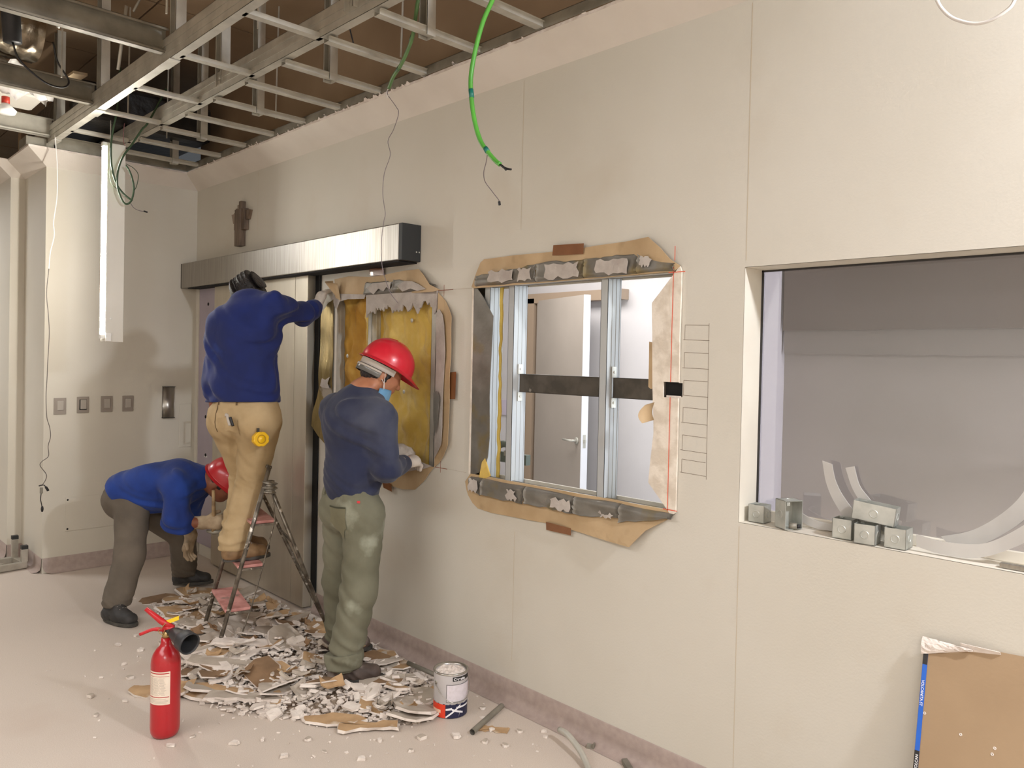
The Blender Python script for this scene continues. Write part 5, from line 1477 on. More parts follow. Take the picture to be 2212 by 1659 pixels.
for a, b, c in (('rhip', 'rkn', 'ran'), ('lhip', 'lkn', 'lan')):
    F.cap(J[a], J[b], .082, .055, k=.04); F.cap(J[b], J[c], .055, .038, k=.03)
F.cap(J['ran'], (2.155, -.60, .500), .034, .028, k=.02); F.cap(J['lan'], (1.985, -.52, .500), .034, .028, k=.02)
person1 = fobj('person', F, .010, m_skind, None, 1)
tag(person1, 'man in a royal blue jersey and khaki trousers standing on the step ladder, back turned', 'person')
eyes(person1, atp)
# hair
F = Field(); F.ell(atp(-.020, .040), np.array((.116, .104, .098)), (hf, hu, np.cross(hf, hu)), k=.02)
F.ell(atp(-.075, -.005), np.array((.050, .066, .074)), (hf, hu, np.cross(hf, hu)), k=.02)
F.disp = folds(.012, (110, 90, 120), (70, 80, 60), 2.0)
F.clip(atp(.050, .02), nrm3(hf)*.9-nrm3(hu)*.45)
fobj('hair', F, .006, m_hair, person1)
# jersey
F = Field()
F.cap(J['pelvis']+(0, 0, .05), J['waist']+(0, 0, .03), .140, .132, sd, 1.30, k=.05)
F.cap(J['waist'], J['chest'], .134, .138, sd, 1.26, k=.05)
F.cap(J['lsh']+(.01, .01, -.01), J['rsh'], .070, .064, k=.09); F.cap(J['chest']+(0, 0, .02), J['neck']+(.01, -.01, -.005), .128, .082, sd, 1.25, k=.09)
F.cap(J['rsh'], J['rel'], .066, .060, k=.07); F.cap(J['rel'], J['rwr'], .060, .050, k=.03)
F.cap(J['lsh']+(0, 0, -.01), J['lel'], .074, .058, k=.05); F.cap(J['lel'], J['lwr'], .058, .046, k=.03)
F.clip(J['pelvis']+(0, 0, .040), np.array((.06, -.03, -1)))
F.disp = folds(.0085, (34, -24, 26), (9, 14, 22), .7)
fobj('jersey', F, .0085, m_blue, person1, 1)
MB().tube([tuple(J['neck']-(0, 0, .012)+np.array((math.cos(t)*.066, math.sin(t)*.066, .010*math.sin(t+1)))) for t in np.linspace(0, 2*math.pi, 22)], .008, 6).build('collar', m_blue, person1, smooth=True)
# trousers
F = Field()
F.cap(J['pelvis']-(0, 0, .02), J['pelvis']+(0, 0, .10), .128, .122, sd, 1.36, k=.04)
F.cap(J['rhip']+(0, 0, .0), J['rkn'], .116, .080, k=.035); F.cap(J['rkn'], J['ran'], .078, .078, k=.03)
F.cap(J['lhip']+(0, 0, .0), J['lkn'], .110, .076, k=.035); F.cap(J['lkn'], J['lan'], .074, .066, k=.03)
F.ell(J['rhip']+np.array((.035, -.045, -.01)), (.092, .092, .10), k=.05); F.ell(J['lhip']+np.array((.035, -.045, -.01)), (.088, .088, .10), k=.05)
def d1(P, a=folds(.0035, (20, 14, 34), (16, 10, 8), 1.1), b=folds(.006, (14, 10, 95), (12, 8, 10), .4)):
    lo_ = np.clip((.78-P[:, 2])/.16, 0, 1); kn = np.clip(1-np.abs(P[:, 2]-.88)/.10, 0, 1)
    return a(P)+b(P)*np.maximum(lo_, kn*.8)
F.disp = d1
F.clip(J['ran']-(0, 0, .030), (0, 0, -1))
tr1 = fobj('trousers', F, .0085, m_khaki, person1, 1)
# belt loops, pocket welt and tools in it
def shrink(o, target, off=.003, axis=None):
    sw = o.modifiers.new('wrap', 'SHRINKWRAP'); sw.target = target; sw.wrap_method = 'NEAREST_SURFACEPOINT'; sw.wrap_mode = 'ABOVE_SURFACE'; sw.offset = off
    return o
def patch(name, c, w, h, m, parent, target, off=.003, rx=CR, uz=CUZ, n=8, shape=None):
    c = Vector(c)
    rx, uz = Vector(rx), Vector(uz)
    def fn(u, v):
        a, b = (u-.5), (v-.5)
        if shape: a, b = shape(a, b)
        return c+rx*a*w+uz*b*h
    o = sheet([i/n for i in range(n+1)], [j/n for j in range(n+1)], fn).build(name, m, parent, smooth=True)
    return shrink(o, target, off)
m_seam = M('dark_seam', (96, 76, 50), .9); m_seamo = M('dark_olive_seam', (62, 62, 46), .9)
patch('pocket_welt', (2.215, -.715, 1.237), .125, .010, m_seam, tr1, tr1, .002)
patch('back_pocket', (2.215, -.715, 1.195), .125, .10, m_khaki, tr1, tr1, .003, shape=lambda a, b: (a*(1 if b > -.2 else .8), b))
patch('belt_loop', (2.150, -.745, 1.345), .010, .05, m_seam, tr1, tr1, .004); patch('belt_loop', (2.235, -.665, 1.345), .010, .05, m_seam, tr1, tr1, .004)
patch('seam', (2.140, -.75, 1.25), .006, .20, m_seam, tr1, tr1, .001)
pl = empty('pliers', (2.25, -.70, 1.22)); tag(pl, 'pliers with black and white grips in the khaki back pocket', 'pliers')
MB().tube(spline([(2.262, -.716, 1.215), (2.250, -.722, 1.25), (2.240, -.722, 1.268), (2.232, -.73, 1.27)], 5), .009, 8).build('grip', m_strap, pl, smooth=True)
MB().tube(spline([(2.275, -.705, 1.212), (2.268, -.712, 1.24), (2.262, -.716, 1.26)], 5), .008, 8).build('grip', m_blackw, pl, smooth=True)
# tape measure clipped on the right hip
tm = empty('tape_measure', (2.365, -.585, 1.145)); tag(tm, 'yellow tape measure clipped to the khaki trouser pocket', 'tape measure')
m_ytool = M('yellow_tool_plastic', (232, 184, 22), .35, c2=(214, 164, 14), scale=10); m_gtool = M('dark_tool_plastic', (48, 46, 40), .5)
q = (Vector((6.3, -2.5, 1.4))-Vector((2.365, -.585, 1.145))).normalized().to_track_quat('Z', 'Y').to_matrix().to_4x4() @ Matrix.Rotation(math.radians(22), 4, 'Y')
TM = Matrix.Translation((2.368, -.595, 1.145)) @ q
mb = MB(); n = 28; pts = []
for i in range(n):
    t = 2*math.pi*i/n; r__ = .037+.004*abs(math.sin(t*4))
    pts.append(TM @ Vector((r__*math.cos(t)*1.08, r__*math.sin(t), -.018)))
mb.prism(pts, (TM.to_3x3() @ Vector((0, 0, .036)))); mb.build('case', m_ytool, tm, bevel=.004)
MB().lathe([(0, .022), (.018, .022), (.020, .018)], (0, 0, 0), 20, mat=TM).build('hub', m_ytool, tm, smooth=True)
MB().lathe([(.0205, .0185), (.0225, .0215), (.0245, .0185)], (0, 0, 0), 24, mat=TM).build('ring', M('dark_yellow', (168, 124, 10), .5), tm, smooth=True)
MB().obox(TM @ Vector((-.012, .045, -.004)), TM.to_3x3() @ Vector((.006, 0, 0)), TM.to_3x3() @ Vector((0, .014, 0)), TM.to_3x3() @ Vector((0, 0, .006))).build('belt_clip', m_gtool, tm)
# boots
boot(person1, (2.150, -.690, .458), (2.185, -.440, .458), (2.142, -.635, .560), m_boott, m_sole)
boot(person1, (1.965, -.610, .458), (2.030, -.365, .458), (1.972, -.565, .560), m_boott, m_sole)
# gloves
F = Field(); add_hand(F, J['rwr']+(0, 0, 0), np.array((-.10, .42, .80)), np.array((.2, .8, -.5)), np.array((-1, 0, .2)), .35, 1.0)
F.cap(J['rwr']-(-.02, .035, .012), J['rwr'], .040, .036, k=.02)
fobj('glove', F, .005, m_glove, person1)
F = Field(); add_hand(F, J['lwr']+(-.008, .012, -.03), np.array((-.12, .25, -.95)), np.array((.3, .9, .1)), np.array((.6, -.2, 0)), .30, 1.0)
F.cap(J['lwr'], J['lwr']+(-.008, .012, -.03), .036, .036, k=.02)
fobj('glove', F, .005, m_glove, person1)

# ---------- the man in the red hard hat facing the wool opening
J = dict(pelvis=(2.973, -.405, .880), waist=(2.983, -.405, 1.024), chest=(2.978, -.395, 1.270), neck=(2.972, -.355, 1.418), head=(3.012, -.262, 1.512),
         rsh=(3.150, -.365, 1.305), rel=(3.206, -.360, 1.060), rwr=(3.085, -.180, 1.062),
         lsh=(2.800, -.400, 1.325), lel=(2.690, -.300, 1.060), lwr=(2.800, -.095, 1.105),
         rhip=(3.070, -.390, .830), rkn=(3.080, -.425, .450), ran=(3.045, -.478, .130),
         lhip=(2.875, -.400, .825), lkn=(2.800, -.370, .430), lan=(2.745, -.330, .150))
J = {k: np.array(v) for k, v in J.items()}
sd = np.array((.95, -.12, 0.))
hz = math.radians(27)
hf = (np.array(CR)*.93+np.array(CF)*.37)*math.cos(hz)-np.array(CUZ)*math.sin(hz); hu = np.array(CUZ)*math.cos(hz)+(np.array(CR)*.93+np.array(CF)*.37)*math.sin(hz)
F = Field()
atp = add_head(F, J['head'], hu, hf, neck=J['neck'])
F.cap(J['neck']-(0, 0, .06), J['neck'], .066, .060, k=.03)
F.cap(J['pelvis'], J['waist'], .11, .10, sd, 1.3, k=.04); F.cap(J['waist'], J['chest'], .10, .115, sd, 1.35, k=.04); F.cap(J['lsh'], J['rsh'], .052, k=.04); F.cap(J['chest'], J['neck'], .10, .058, sd, 1.3, k=.04)
for a, b, c in (('rsh', 'rel', 'rwr'), ('lsh', 'lel', 'lwr')):
    F.cap(J[a], J[b], .05, .040, k=.03); F.cap(J[b], J[c], .040, .028, k=.02)
F.cap(J['rwr'], J['rwr']+(-.03, .07, .01), .026, .024, k=.02); F.cap(J['lwr'], J['lwr']+(.05, .05, .0), .026, .024, k=.02)
for a, b, c, e in (('rhip', 'rkn', 'ran', (3.062, -.445, .07)), ('lhip', 'lkn', 'lan', (2.760, -.300, .085))):
    F.cap(J[a], J[b], .082, .055, k=.04); F.cap(J[b], J[c], .055, .036, k=.03); F.cap(J[c], e, .034, .026, k=.02)
person2 = fobj('person', F, .009, m_skin, None, 1)
tag(person2, 'man in a dusty navy jersey, olive trousers and red hard hat facing the yellow wool', 'person')
eyes(person2, atp)
rr = np.cross(hf, hu)
F = Field(); F.ell(atp(-.022, .012), np.array((.098, .078, .081)), (hf, hu, rr), k=.02); F.ell(atp(-.070, -.020), np.array((.036, .045, .056)), (hf, hu, rr), k=.02)
for sg in (-1, 1): F.cap(atp(.018, .02, sg*.074), atp(.014, -.030, sg*.074), .009, .006, k=.01)
F.clip(atp(.036, .0), nrm3(hf)); F.disp = folds(.003, (160, 130, 150), (60, 70, 50), 1.0)
fobj('hair', F, .0055, m_hair, person2)
hat2 = helmet(person2, J['head'], hu, hf, m_hat, 1.0, .046)
# strap band and goggles worn at the back of the head
def band(r1, r2, u0, u1, m, name, a0=0.25, a1=.75, par=None):
    def fn(u, v):
        t = 2*math.pi*(a0+(a1-a0)*u)
        return atp(-.012+r1*math.cos(t), u0+(u1-u0)*v, r2*math.sin(t))
    return sheet([i/24 for i in range(25)], [0, .5, 1], fn, -.002).build(name, m, par or person2, smooth=True)
band(.116, .094, .004, .034, m_strap, 'hat_harness', .18, .82, hat2)
gg = band(.122, .100, -.034, .002, m_gog, 'goggles', .27, .73); band(.1245, .1025, -.010, .0, m_strap, 'goggle_rim', .27, .73, gg)
# face mask pulled under the chin
def fm(u, v):
    t = (u-.5)*3.1
    return atp(.014+.080*math.cos(t)-.012*v, -.148+.075*v+.020*math.cos(t), .080*math.sin(t))
sheet([i/20 for i in range(21)], [j/6 for j in range(7)], fm, .003).build('face_mask', m_mask, person2, smooth=True)
for sg in (-1, 1):
    for a, b in ((-.085, .0), (-.12, -.012)):
        MB().tube([tuple(atp(.040, a, sg*.066)), tuple(atp(.012, -.045, sg*.082)), tuple(atp(-.010, .010 if a > -.1 else -.03, sg*.086))], .0016, 5).build('ear_loop', m_whitew, person2)
# jersey
F = Field()
F.cap(J['pelvis']+(0, 0, .06), J['waist'], .126, .124, sd, 1.26, k=.05); F.cap(J['waist'], J['chest'], .126, .136, sd, 1.24, k=.05)
F.cap(J['lsh'], J['rsh'], .066, .066, k=.09); F.cap(J['chest'], J['neck']-(0, 0, .035), .128, .084, sd, 1.25, k=.09)
F.cap(J['rsh'], J['rel'], .068, .062, k=.06); F.cap(J['rel'], J['rwr'], .062, .042, k=.03)
F.cap(J['lsh'], J['lel'], .068, .060, k=.06); F.cap(J['lel'], J['lwr'], .060, .042, k=.03)
F.disp = folds(.0052, (34, -24, 40), (9, 14, 22), 2.2)
F.clip(J['pelvis']+(0, 0, .012), np.array((.14, .05, -1)))
fobj('jersey', F, .008, m_navyc, person2, 1)
nk = J['neck']+np.array((.004, .012, -.020)); tl = nrm3(np.array(CUZ)+.35*np.array(CR))
e1 = np.cross(tl, (0, 1, 0)); e1 = nrm3(e1); e2 = np.cross(tl, e1)
MB().tube([tuple(nk+e1*.074*math.cos(t)+e2*.074*math.sin(t)) for t in np.linspace(0, 2*math.pi, 24)], .007, 6).build('collar', M('navy_collar', (22, 26, 50), .9), person2, smooth=True)
# trousers
F = Field()
F.cap(J['pelvis']-(0, 0, .03), J['pelvis']+(0, 0, .11), .122, .114, sd, 1.32, k=.04)
F.cap(J['rhip'], J['rkn'], .100, .086, k=.03); F.cap(J['rkn'], J['ran'], .086, .080, k=.03)
F.cap(J['lhip'], J['lkn'], .094, .074, k=.025); F.cap(J['lkn'], J['lan'], .074, .066, k=.03)
F.ell(J['rhip']+np.array((-.01, -.045, .02)), (.088, .080, .11), k=.05); F.ell(J['lhip']+np.array((.03, -.050, .02)), (.085, .080, .11), k=.05)
def d2(P, a=folds(.0040, (26, 20, 46), (14, 10, 9), 2.1), b=folds(.008, (20, 16, 80), (12, 8, 10), 1.4)):
    return a(P)+b(P)*np.clip((.26-P[:, 2])/.1, 0, 1)
F.disp = d2
F.clip((3.0, -.4, .085), (0, 0, -1))
tr2 = fobj('trousers', F, .008, m_olive, person2, 1)
# rolled cuff
cf = Field(); cf.cap(J['ran']+(.002, -.004, -.03), J['ran']+(.004, 0, .02), .086, .092, k=.02); cf.disp = folds(.006, (30, 20, 60), (30, 20, 10), .4); cf.clip(J['ran']-(0, 0, .035), (0, 0, -1)); cf.clip(J['ran']+(0, 0, .035), (-.15, 0, 1))
fobj('rolled_cuff', cf, .007, m_olive, tr2, 1)
patch('back_pocket', (3.035, -.535, .80), .14, .15, M('faded_pocket', (120, 116, 92), .9, c2=(106, 102, 80), scale=8), tr2, tr2, .003, shape=lambda a, b: (a*(1 if b > -.25 else .75), b))
patch('pocket_edge', (3.035, -.535, .872), .14, .008, m_seamo, tr2, tr2, .0045)
patch('waistband', (2.99, -.55, .965), .26, .035, m_olive, tr2, tr2, .004)
patch('belt_loop', (2.93, -.53, .955), .012, .06, m_seamo, tr2, tr2, .006)
patch('red_tab', (3.135, -.47, .905), .014, .012, M('red_tab', (190, 40, 44), .6), tr2, tr2, .004)
boot(person2, (3.010, -.535, .022), (3.140, -.315, .022), (3.045, -.478, .120), m_bootb, m_sole, .050)
boot(person2, (2.690, -.385, .042), (2.815, -.165, .042), (2.742, -.330, .140), m_bootb, m_sole, .050)
F = Field(); add_hand(F, J['rwr']+(-.008, .015, 0), np.array((-.25, .85, .05)), np.array((-.4, .2, -.8)), np.array((-.5, 0, .9)), .55, .98)
F.cap(J['rwr']+(.018, -.03, .0), J['rwr'], .042, .036, k=.02)
fobj('glove', F, .005, m_glove, person2)
F = Field(); add_hand(F, J['lwr']+(.012, .01, 0), np.array((.75, .35, .0)), np.array((-.1, .4, -.8)), np.array((0, -.3, .9)), .5, .95)
F.cap(J['lwr'], J['lwr']+(.012, .01, 0), .036, .034, k=.02)
fobj('glove', F, .005, m_glove, person2)

# ---------- the man bending down at the left with a hammer
J = dict(pelvis=(1.075, -.805, .680), waist=(1.150, -.735, .740), chest=(1.275, -.590, .775), neck=(1.360, -.470, .800), head=(1.425, -.385, .770),
         nsh=(1.395, -.655, .770), nel=(1.455, -.690, .555), nwr=(1.510, -.555, .550),
         fsh=(1.200, -.455, .735), fel=(1.110, -.470, .500), fwr=(1.225, -.500, .415),
         nhip=(1.165, -.845, .615), nkn=(1.270, -.890, .355), nan=(1.352, -.985, .115),
         fhip=(.985, -.740, .605), fkn=(1.050, -.485, .375), fan=(.958, -.437, .115))
J = {k: np.array(v) for k, v in J.items()}
sd = J['nsh']-J['fsh']
hu = np.array(CR)*.62+np.array(CUZ)*.76-np.array(CF)*.10; hf = np.array(CR)*.76-np.array(CUZ)*.62-np.array(CF)*.05
F = Field()
atp = add_head(F, J['head'], hu, hf, neck=J['neck'])
F.cap(J['neck']*.7+J['chest']*.3, J['neck'], .064, .058, k=.03)
F.cap(J['pelvis'], J['waist'], .11, .105, sd, 1.25, k=.04); F.cap(J['waist'], J['chest'], .105, .115, sd, 1.3, k=.04); F.cap(J['fsh'], J['nsh'], .055, k=.04); F.cap(J['chest'], J['neck'], .10, .058, sd, 1.25, k=.04)
F.cap(J['nsh'], J['nel'], .052, .046, k=.03); F.cap(J['nel'], J['nwr'], .046, .034, k=.02); F.cap(J['fsh'], J['fel'], .05, .042, k=.03); F.cap(J['fel'], J['fwr'], .042, .030, k=.02)
F.cap(J['nwr'], J['nwr']+(.03, .05, .0), .03, .026, k=.02); F.cap(J['fwr'], J['fwr']+(.0, -.02, -.06), .028, .024, k=.02)
for a, b, c, e in (('nhip', 'nkn', 'nan', (1.40, -.985, .05)), ('fhip', 'fkn', 'fan', (.975, -.39, .05))):
    F.cap(J[a], J[b], .085, .058, k=.04); F.cap(J[b], J[c], .058, .038, k=.03); F.cap(J[c], e, .038, .034, k=.02)
person3 = fobj('person', F, .010, m_skind, None, 1)
tag(person3, 'man in a blue shirt and red hard hat bending over the rubble at the left', 'person')
eyes(person3, atp)
rr = np.cross(hf, hu)
F = Field(); F.ell(atp(-.020, .012), np.array((.098, .080, .081)), (hf, hu, rr), k=.02); F.ell(atp(-.068, -.025), np.array((.038, .05, .058)), (hf, hu, rr), k=.02); F.clip(atp(.036, .0), nrm3(hf)); F.disp = folds(.003, (160, 130, 150), (60, 70, 50), 1.0)
fobj('hair', F, .006, m_hair, person3)
helmet(person3, J['head'], hu, hf, m_hatd, 1.0, .036)
F = Field()
F.cap(J['pelvis']+(-.03, -.03, .025), J['waist'], .135, .135, sd, 1.22, k=.05); F.cap(J['waist'], J['chest'], .135, .138, sd, 1.22, k=.05)
F.cap(J['fsh'], J['nsh'], .075, .075, k=.06); F.cap(J['chest'], J['neck']*.85+J['chest']*.15, .128, .082, sd, 1.15, k=.05)
F.cap(J['waist']-(0, 0, .05), J['chest']-(.02, .02, .08), .11, .10, sd, 1.2, k=.05)
F.cap(J['nsh'], J['nel']+(0, 0, .02), .078, .075, k=.045); F.cap(J['nel']+(0, 0, .03), J['nel']*.7+J['nwr']*.3, .074, .066, k=.03)
F.cap(J['fsh'], J['fel']+(0, 0, .03), .076, .070, k=.045)
ax_ = nrm3(J['pelvis']-J['chest'])
F.clip(J['pelvis']+np.array((-.045, -.045, -.01)), ax_*.9+np.array((0, 0, -.45)))
F.disp = folds(.0090, (28, -20, 30), (9, 14, 22), 4.2)
fobj('shirt', F, .009, m_blue3, person3, 1)
MB().tube([tuple(J['neck']+np.array((-.012, -.016, .0))+nrm3(sd)*.068*math.cos(t)+np.cross(nrm3(sd), ax_)*.066*math.sin(t)) for t in np.linspace(0, 2*math.pi, 22)], .010, 6).build('collar', M('dark_collar', (20, 22, 30), .9), person3, smooth=True)
F = Field()
F.cap(J['pelvis']-(.02, .02, .03), J['pelvis']+(.03, .03, .01), .124, .118, sd, 1.25, k=.04)
F.cap(J['nhip'], J['nkn'], .104, .086, k=.035); F.cap(J['nkn'], J['nan'], .086, .082, k=.03)
F.cap(J['fhip'], J['fkn'], .102, .084, k=.035); F.cap(J['fkn'], J['fan'], .084, .080, k=.03)
F.ell(J['pelvis']+np.array((-.045, -.045, -.02)), (.13, .13, .12), k=.06)
def d3(P, a=folds(.0045, (18, 14, 30), (14, 10, 9), 3.1), b=folds(.008, (20, 16, 80), (12, 8, 10), 2.4)):
    return a(P)+b(P)*np.clip((.22-P[:, 2])/.1, 0, 1)
F.disp = d3
F.clip((1.0, -.8, .085), (0, 0, -1))
tr3 = fobj('trousers', F, .009, m_greyt, person3, 1)
boot(person3, (1.318, -1.035, .003), (1.558, -.950, .003), (1.350, -.985, .105), m_bootk, m_sole, .052)
boot(person3, (.915, -.490, .020), (1.030, -.270, .020), (.955, -.440, .120), m_bootk, m_sole, .052)
F = Field(); hd0 = J['nwr']; add_hand(F, hd0+(.008, .012, 0), np.array((.35, .60, -.02)), np.array((-.4, .5, .0)), np.array((0, 0, 1)), 1.05, 1.05)
F.cap(hd0-(.02, .03, 0), hd0, .040, .038, k=.02)
fobj('glove', F, .005, m_glovet, person3)
F = Field(); add_hand(F, J['fwr'], np.array((.05, -.25, -.9)), np.array((.7, .5, 0)), np.array((.5, -.6, 0)), .5, 1.05)
F.cap(J['fwr']+(-.03, .0, .02), J['fwr'], .042, .038, k=.02)
fobj('glove', F, .005, m_glovet, person3)
# hammer held upright in the near hand
hm = empty('hammer', (1.545, -.50, .55)); tag(hm, 'claw hammer with a worn wooden handle held by the bending man', 'hammer')
hx = Vector((1.548, -.492, .55))
MB().tube([hx+Vector((0, 0, -.06)), hx+Vector((.0, 0, .06)), hx+Vector((-.004, -.002, .20))], [.014, .012, .010], 10).build('handle', M('worn_wood_handle', (176, 148, 108), .6, c2=(120, 96, 66), scale=20), hm, smooth=True)
MB().tube([hx+Vector((-.03, -.03, -.055)), hx+Vector((0, 0, -.062)), hx+Vector((.04, .045, -.058))], [.008, .015, .013], 10).build('head', m_galvdk, hm, smooth=True)

# ------------------------------------------------------------------ rubble
m_rk = M('rubble_kraft', (182, 150, 112), .85, c2=(156, 124, 88), scale=9, detail=6, bump=.15, bscale=40, c3=(206, 192, 174), scale3=8, lo3=.56, hi3=.68)
m_rg = M('rubble_grey_paper', (180, 168, 154), .85, c2=(158, 146, 132), scale=9, detail=6, bump=.15, bscale=40, c3=(210, 200, 188), scale3=7, lo3=.55, hi3=.68)
m_rw = M('rubble_gypsum', (226, 216, 206), .9, c2=(206, 194, 184), scale=14, detail=6, bump=.4, bscale=60)
m_rb = M('rubble_brown_paper', (142, 112, 82), .85, c2=(116, 90, 64), scale=9, detail=6, bump=.2, bscale=40)
R6 = random.Random(5)
def plate_mesh(name, poly, th, mats, warp=0.0, seed=0):
    """flat fragment: polygon in xy, thickness th, ragged rim; materials top, bottom, rim"""
    n = len(poly); cx = sum(p[0] for p in poly)/n; cy = sum(p[1] for p in poly)/n
    v = []; f = []; mi = []
    def zz(x, y): return warp*(x*x-y*y*.5)+warp*.5*x*y
    for k, z in ((0, 0), (1, th)):
        sc = 1 if k == 0 else R6.uniform(.93, 1.0)
        v.append((cx, cy, z+zz(cx, cy)))
        for x, y in poly:
            v.append((cx+(x-cx)*sc+R6.uniform(-.004, .004), cy+(y-cy)*sc+R6.uniform(-.004, .004), z+zz(x, y)))
    m = n+1
    for i in range(n):
        j = (i+1) % n
        f.append((0, 1+j, 1+i)); mi.append(1)
        f.append((m, m+1+i, m+1+j)); mi.append(0)
        f.append((1+i, 1+j, m+1+j, m+1+i)); mi.append(2)
    me = bpy.data.meshes.new(name); me.from_pydata(v, [], f)
    for q in mats: me.materials.append(q)
    me.polygons.foreach_set('material_index', mi); me.update()
    return me
def ragged(a, b, n=9, j=.25, sharp=.3):
    pts = []
    for i in range(n):
        t = 2*math.pi*(i+R6.uniform(-.3, .3))/n
        k = 1+R6.uniform(-j, j)
        x, y = math.cos(t), math.sin(t)
        q = max(abs(x), abs(y)); s_ = (1-sharp)+sharp/q
        pts.append((a*x*k*s_, b*y*k*s_))
    return pts
def curl_mesh(name, a, b, bend, m, seed):
    nu, nv = 7, 4; mb = MB()
    def fn(u, v):
        x = (u-.5)*2*a; y = (v-.5)*2*b*(1+.3*math.sin(u*5+seed)); k = bend*3
        return (math.sin(x*k)/k, y+.006*math.sin(u*9+seed), (1-math.cos(x*k))/k+.01*math.sin(v*4+seed)+.008)
    mb = sheet([i/nu for i in range(nu+1)], [j/nv for j in range(nv+1)], fn, .0025)
    me = bpy.data.meshes.new(name); me.from_pydata(mb.v, [], mb.f); me.materials.append(m); me.update(); return me
PA = []
for i in range(14):
    mats = [(m_rg, m_rw, m_rw), (m_rk, m_rg, m_rw), (m_rw, m_rg, m_rw), (m_rb, m_rg, m_rw), (m_rg, m_rk, m_rw)][i % 5]
    a = R6.uniform(.05, .10); b = a*R6.uniform(.3, .75)
    PA.append(plate_mesh('plasterboard_fragment', ragged(a, b, R6.choice((7, 8, 9, 11)), .22), R6.choice((.006, .011, .012)), mats, R6.uniform(-1.2, 1.2)))
PB = []
for i in range(12):
    mats = [(m_rw, m_rw, m_rw), (m_rg, m_rw, m_rw), (m_rw, m_rk, m_rw)][i % 3]
    a = R6.uniform(.018, .036); b = a*R6.uniform(.4, .9)
    PB.append(plate_mesh('plaster_chip', ragged(a, b, R6.choice((6, 7, 8)), .3), R6.uniform(.006, .014), mats))
PC = [curl_mesh('paper_shred', R6.uniform(.03, .07), R6.uniform(.012, .03), R6.uniform(2, 7), [m_rg, m_rk, m_rw, m_rb, m_rg][i % 5], i*1.3) for i in range(10)]
area_poly = [(1.05, -.72), (1.02, -.22), (1.7, -.10), (2.6, -.075), (3.3, -.075), (3.55, -.12), (3.62, -.42), (3.45, -.70), (3.2, -.86), (2.98, -1.02), (2.6, -1.12), (2.25, -.98), (1.75, -.82)]
def in_poly(x, y, P=area_poly):
    c = False
    for i in range(len(P)):
        (x1, y1), (x2, y2) = P[i], P[(i+1) % len(P)]
        if (y1 > y) != (y2 > y) and x < (x2-x1)*(y-y1)/(y2-y1)+x1: c = not c
    return c
def edge_d(x, y, P=area_poly):
    p = Vector((x, y)); m = 9
    for i in range(len(P)):
        a, b = Vector(P[i]), Vector(P[(i+1) % len(P)])
        t = max(0, min(1, (p-a).dot(b-a)/(b-a).length_squared)); m = min(m, (p-a-(b-a)*t).length)
    return m
def mound(x, y):
    if not in_poly(x, y): return 0.0
    d = edge_d(x, y)
    h = .065*min(1, d/.22)
    h *= .35+.65*math.exp(-((x-2.65)/.85)**2-((y+.45)/.6)**2)
    return h
# keep clear of boots, ladder feet, can, extinguisher
KEEP = [(3.075, -.43, .12), (2.75, -.28, .10), (3.602, -.268, .10), (2.985, -1.30, .09), (1.39, -.95, .12), (.97, -.38, .14)]
def free(x, y, r): return all((x-a)**2+(y-b)**2 > (c+r*.6)**2 for a, b, c in KEEP)
def where(x, y):
    if x < 1.75: return 'before the bending man'
    if x < 2.35: return 'under the step ladder'
    if y > -.30: return 'along the skirting behind the boots'
    if x > 3.2: return 'between the brown boots and the paint can'
    if y < -.80: return 'at the near edge towards the extinguisher'
    if x < 2.75: return 'right of the ladder foot'
    return 'left of the brown boots'
LOOK = {'rubble_kraft': 'tan faced', 'rubble_grey_paper': 'grey faced', 'rubble_gypsum': 'bare white', 'rubble_brown_paper': 'dark brown'}
def put(me, name, x, y, z, sc=1.0, tilt=.2, lab=None, grp=None, rz=None, cat='rubble'):
    o = bpy.data.objects.new(name, me); col.objects.link(o)
    o.location = (x, y, z); o.rotation_euler = (R6.uniform(-tilt, tilt), R6.uniform(-tilt, tilt), R6.uniform(0, 6.28) if rz is None else rz); o.scale = (sc, sc, 1)
    if lab is None:
        lk = LOOK[me.materials[0].name]; kind = {'plasterboard_fragment': 'board fragment', 'plaster_chip': 'small plaster chip', 'paper_shred': 'curled paper shred'}[name]
        size = ('large ' if sc > 1.3 else 'middling ' if sc > 1.0 else 'small ') if name == 'plasterboard_fragment' else ''
        lab = '%s%s %s in the rubble %s' % (size, lk, kind, where(x, y))
    tag(o, lab, cat, grp); return o
n = 0
while n < 135:
    x, y = R6.uniform(1.0, 3.65), R6.uniform(-1.12, -.09)
    if not in_poly(x, y) or not free(x, y, .07) or edge_d(x, y) < .05: continue
    if x < 2.0 and R6.random() < .45: continue
    h = mound(x, y)
    put(R6.choice(PA), 'plasterboard_fragment', x, y, .004+h*R6.uniform(.35, 1.15), R6.uniform(.8, 1.55), .14+3.2*h, None, 'plasterboard fragments in the rubble'); n += 1
n = 0
while n < 100:
    x, y = R6.uniform(1.3, 3.7), R6.uniform(-1.12, -.085)
    if not in_poly(x, y) or not free(x, y, .03): continue
    if x < 2.3 and R6.random() < .6: continue
    h = mound(x, y)
    put(R6.choice(PB), 'plaster_chip', x, y, .004+h*R6.uniform(.5, 1.3), R6.uniform(.7, 1.3), .3+3*h, None, 'plaster chips in the rubble'); n += 1
n = 0
while n < 50:
    x, y = R6.uniform(1.1, 3.6), R6.uniform(-1.1, -.10)
    if not in_poly(x, y) or not free(x, y, .05): continue
    h = mound(x, y)
    put(R6.choice(PC), 'paper_shred', x, y, .006+h*R6.uniform(.8, 1.3), R6.uniform(.8, 1.3), .25, None, 'paper shreds in the rubble'); n += 1
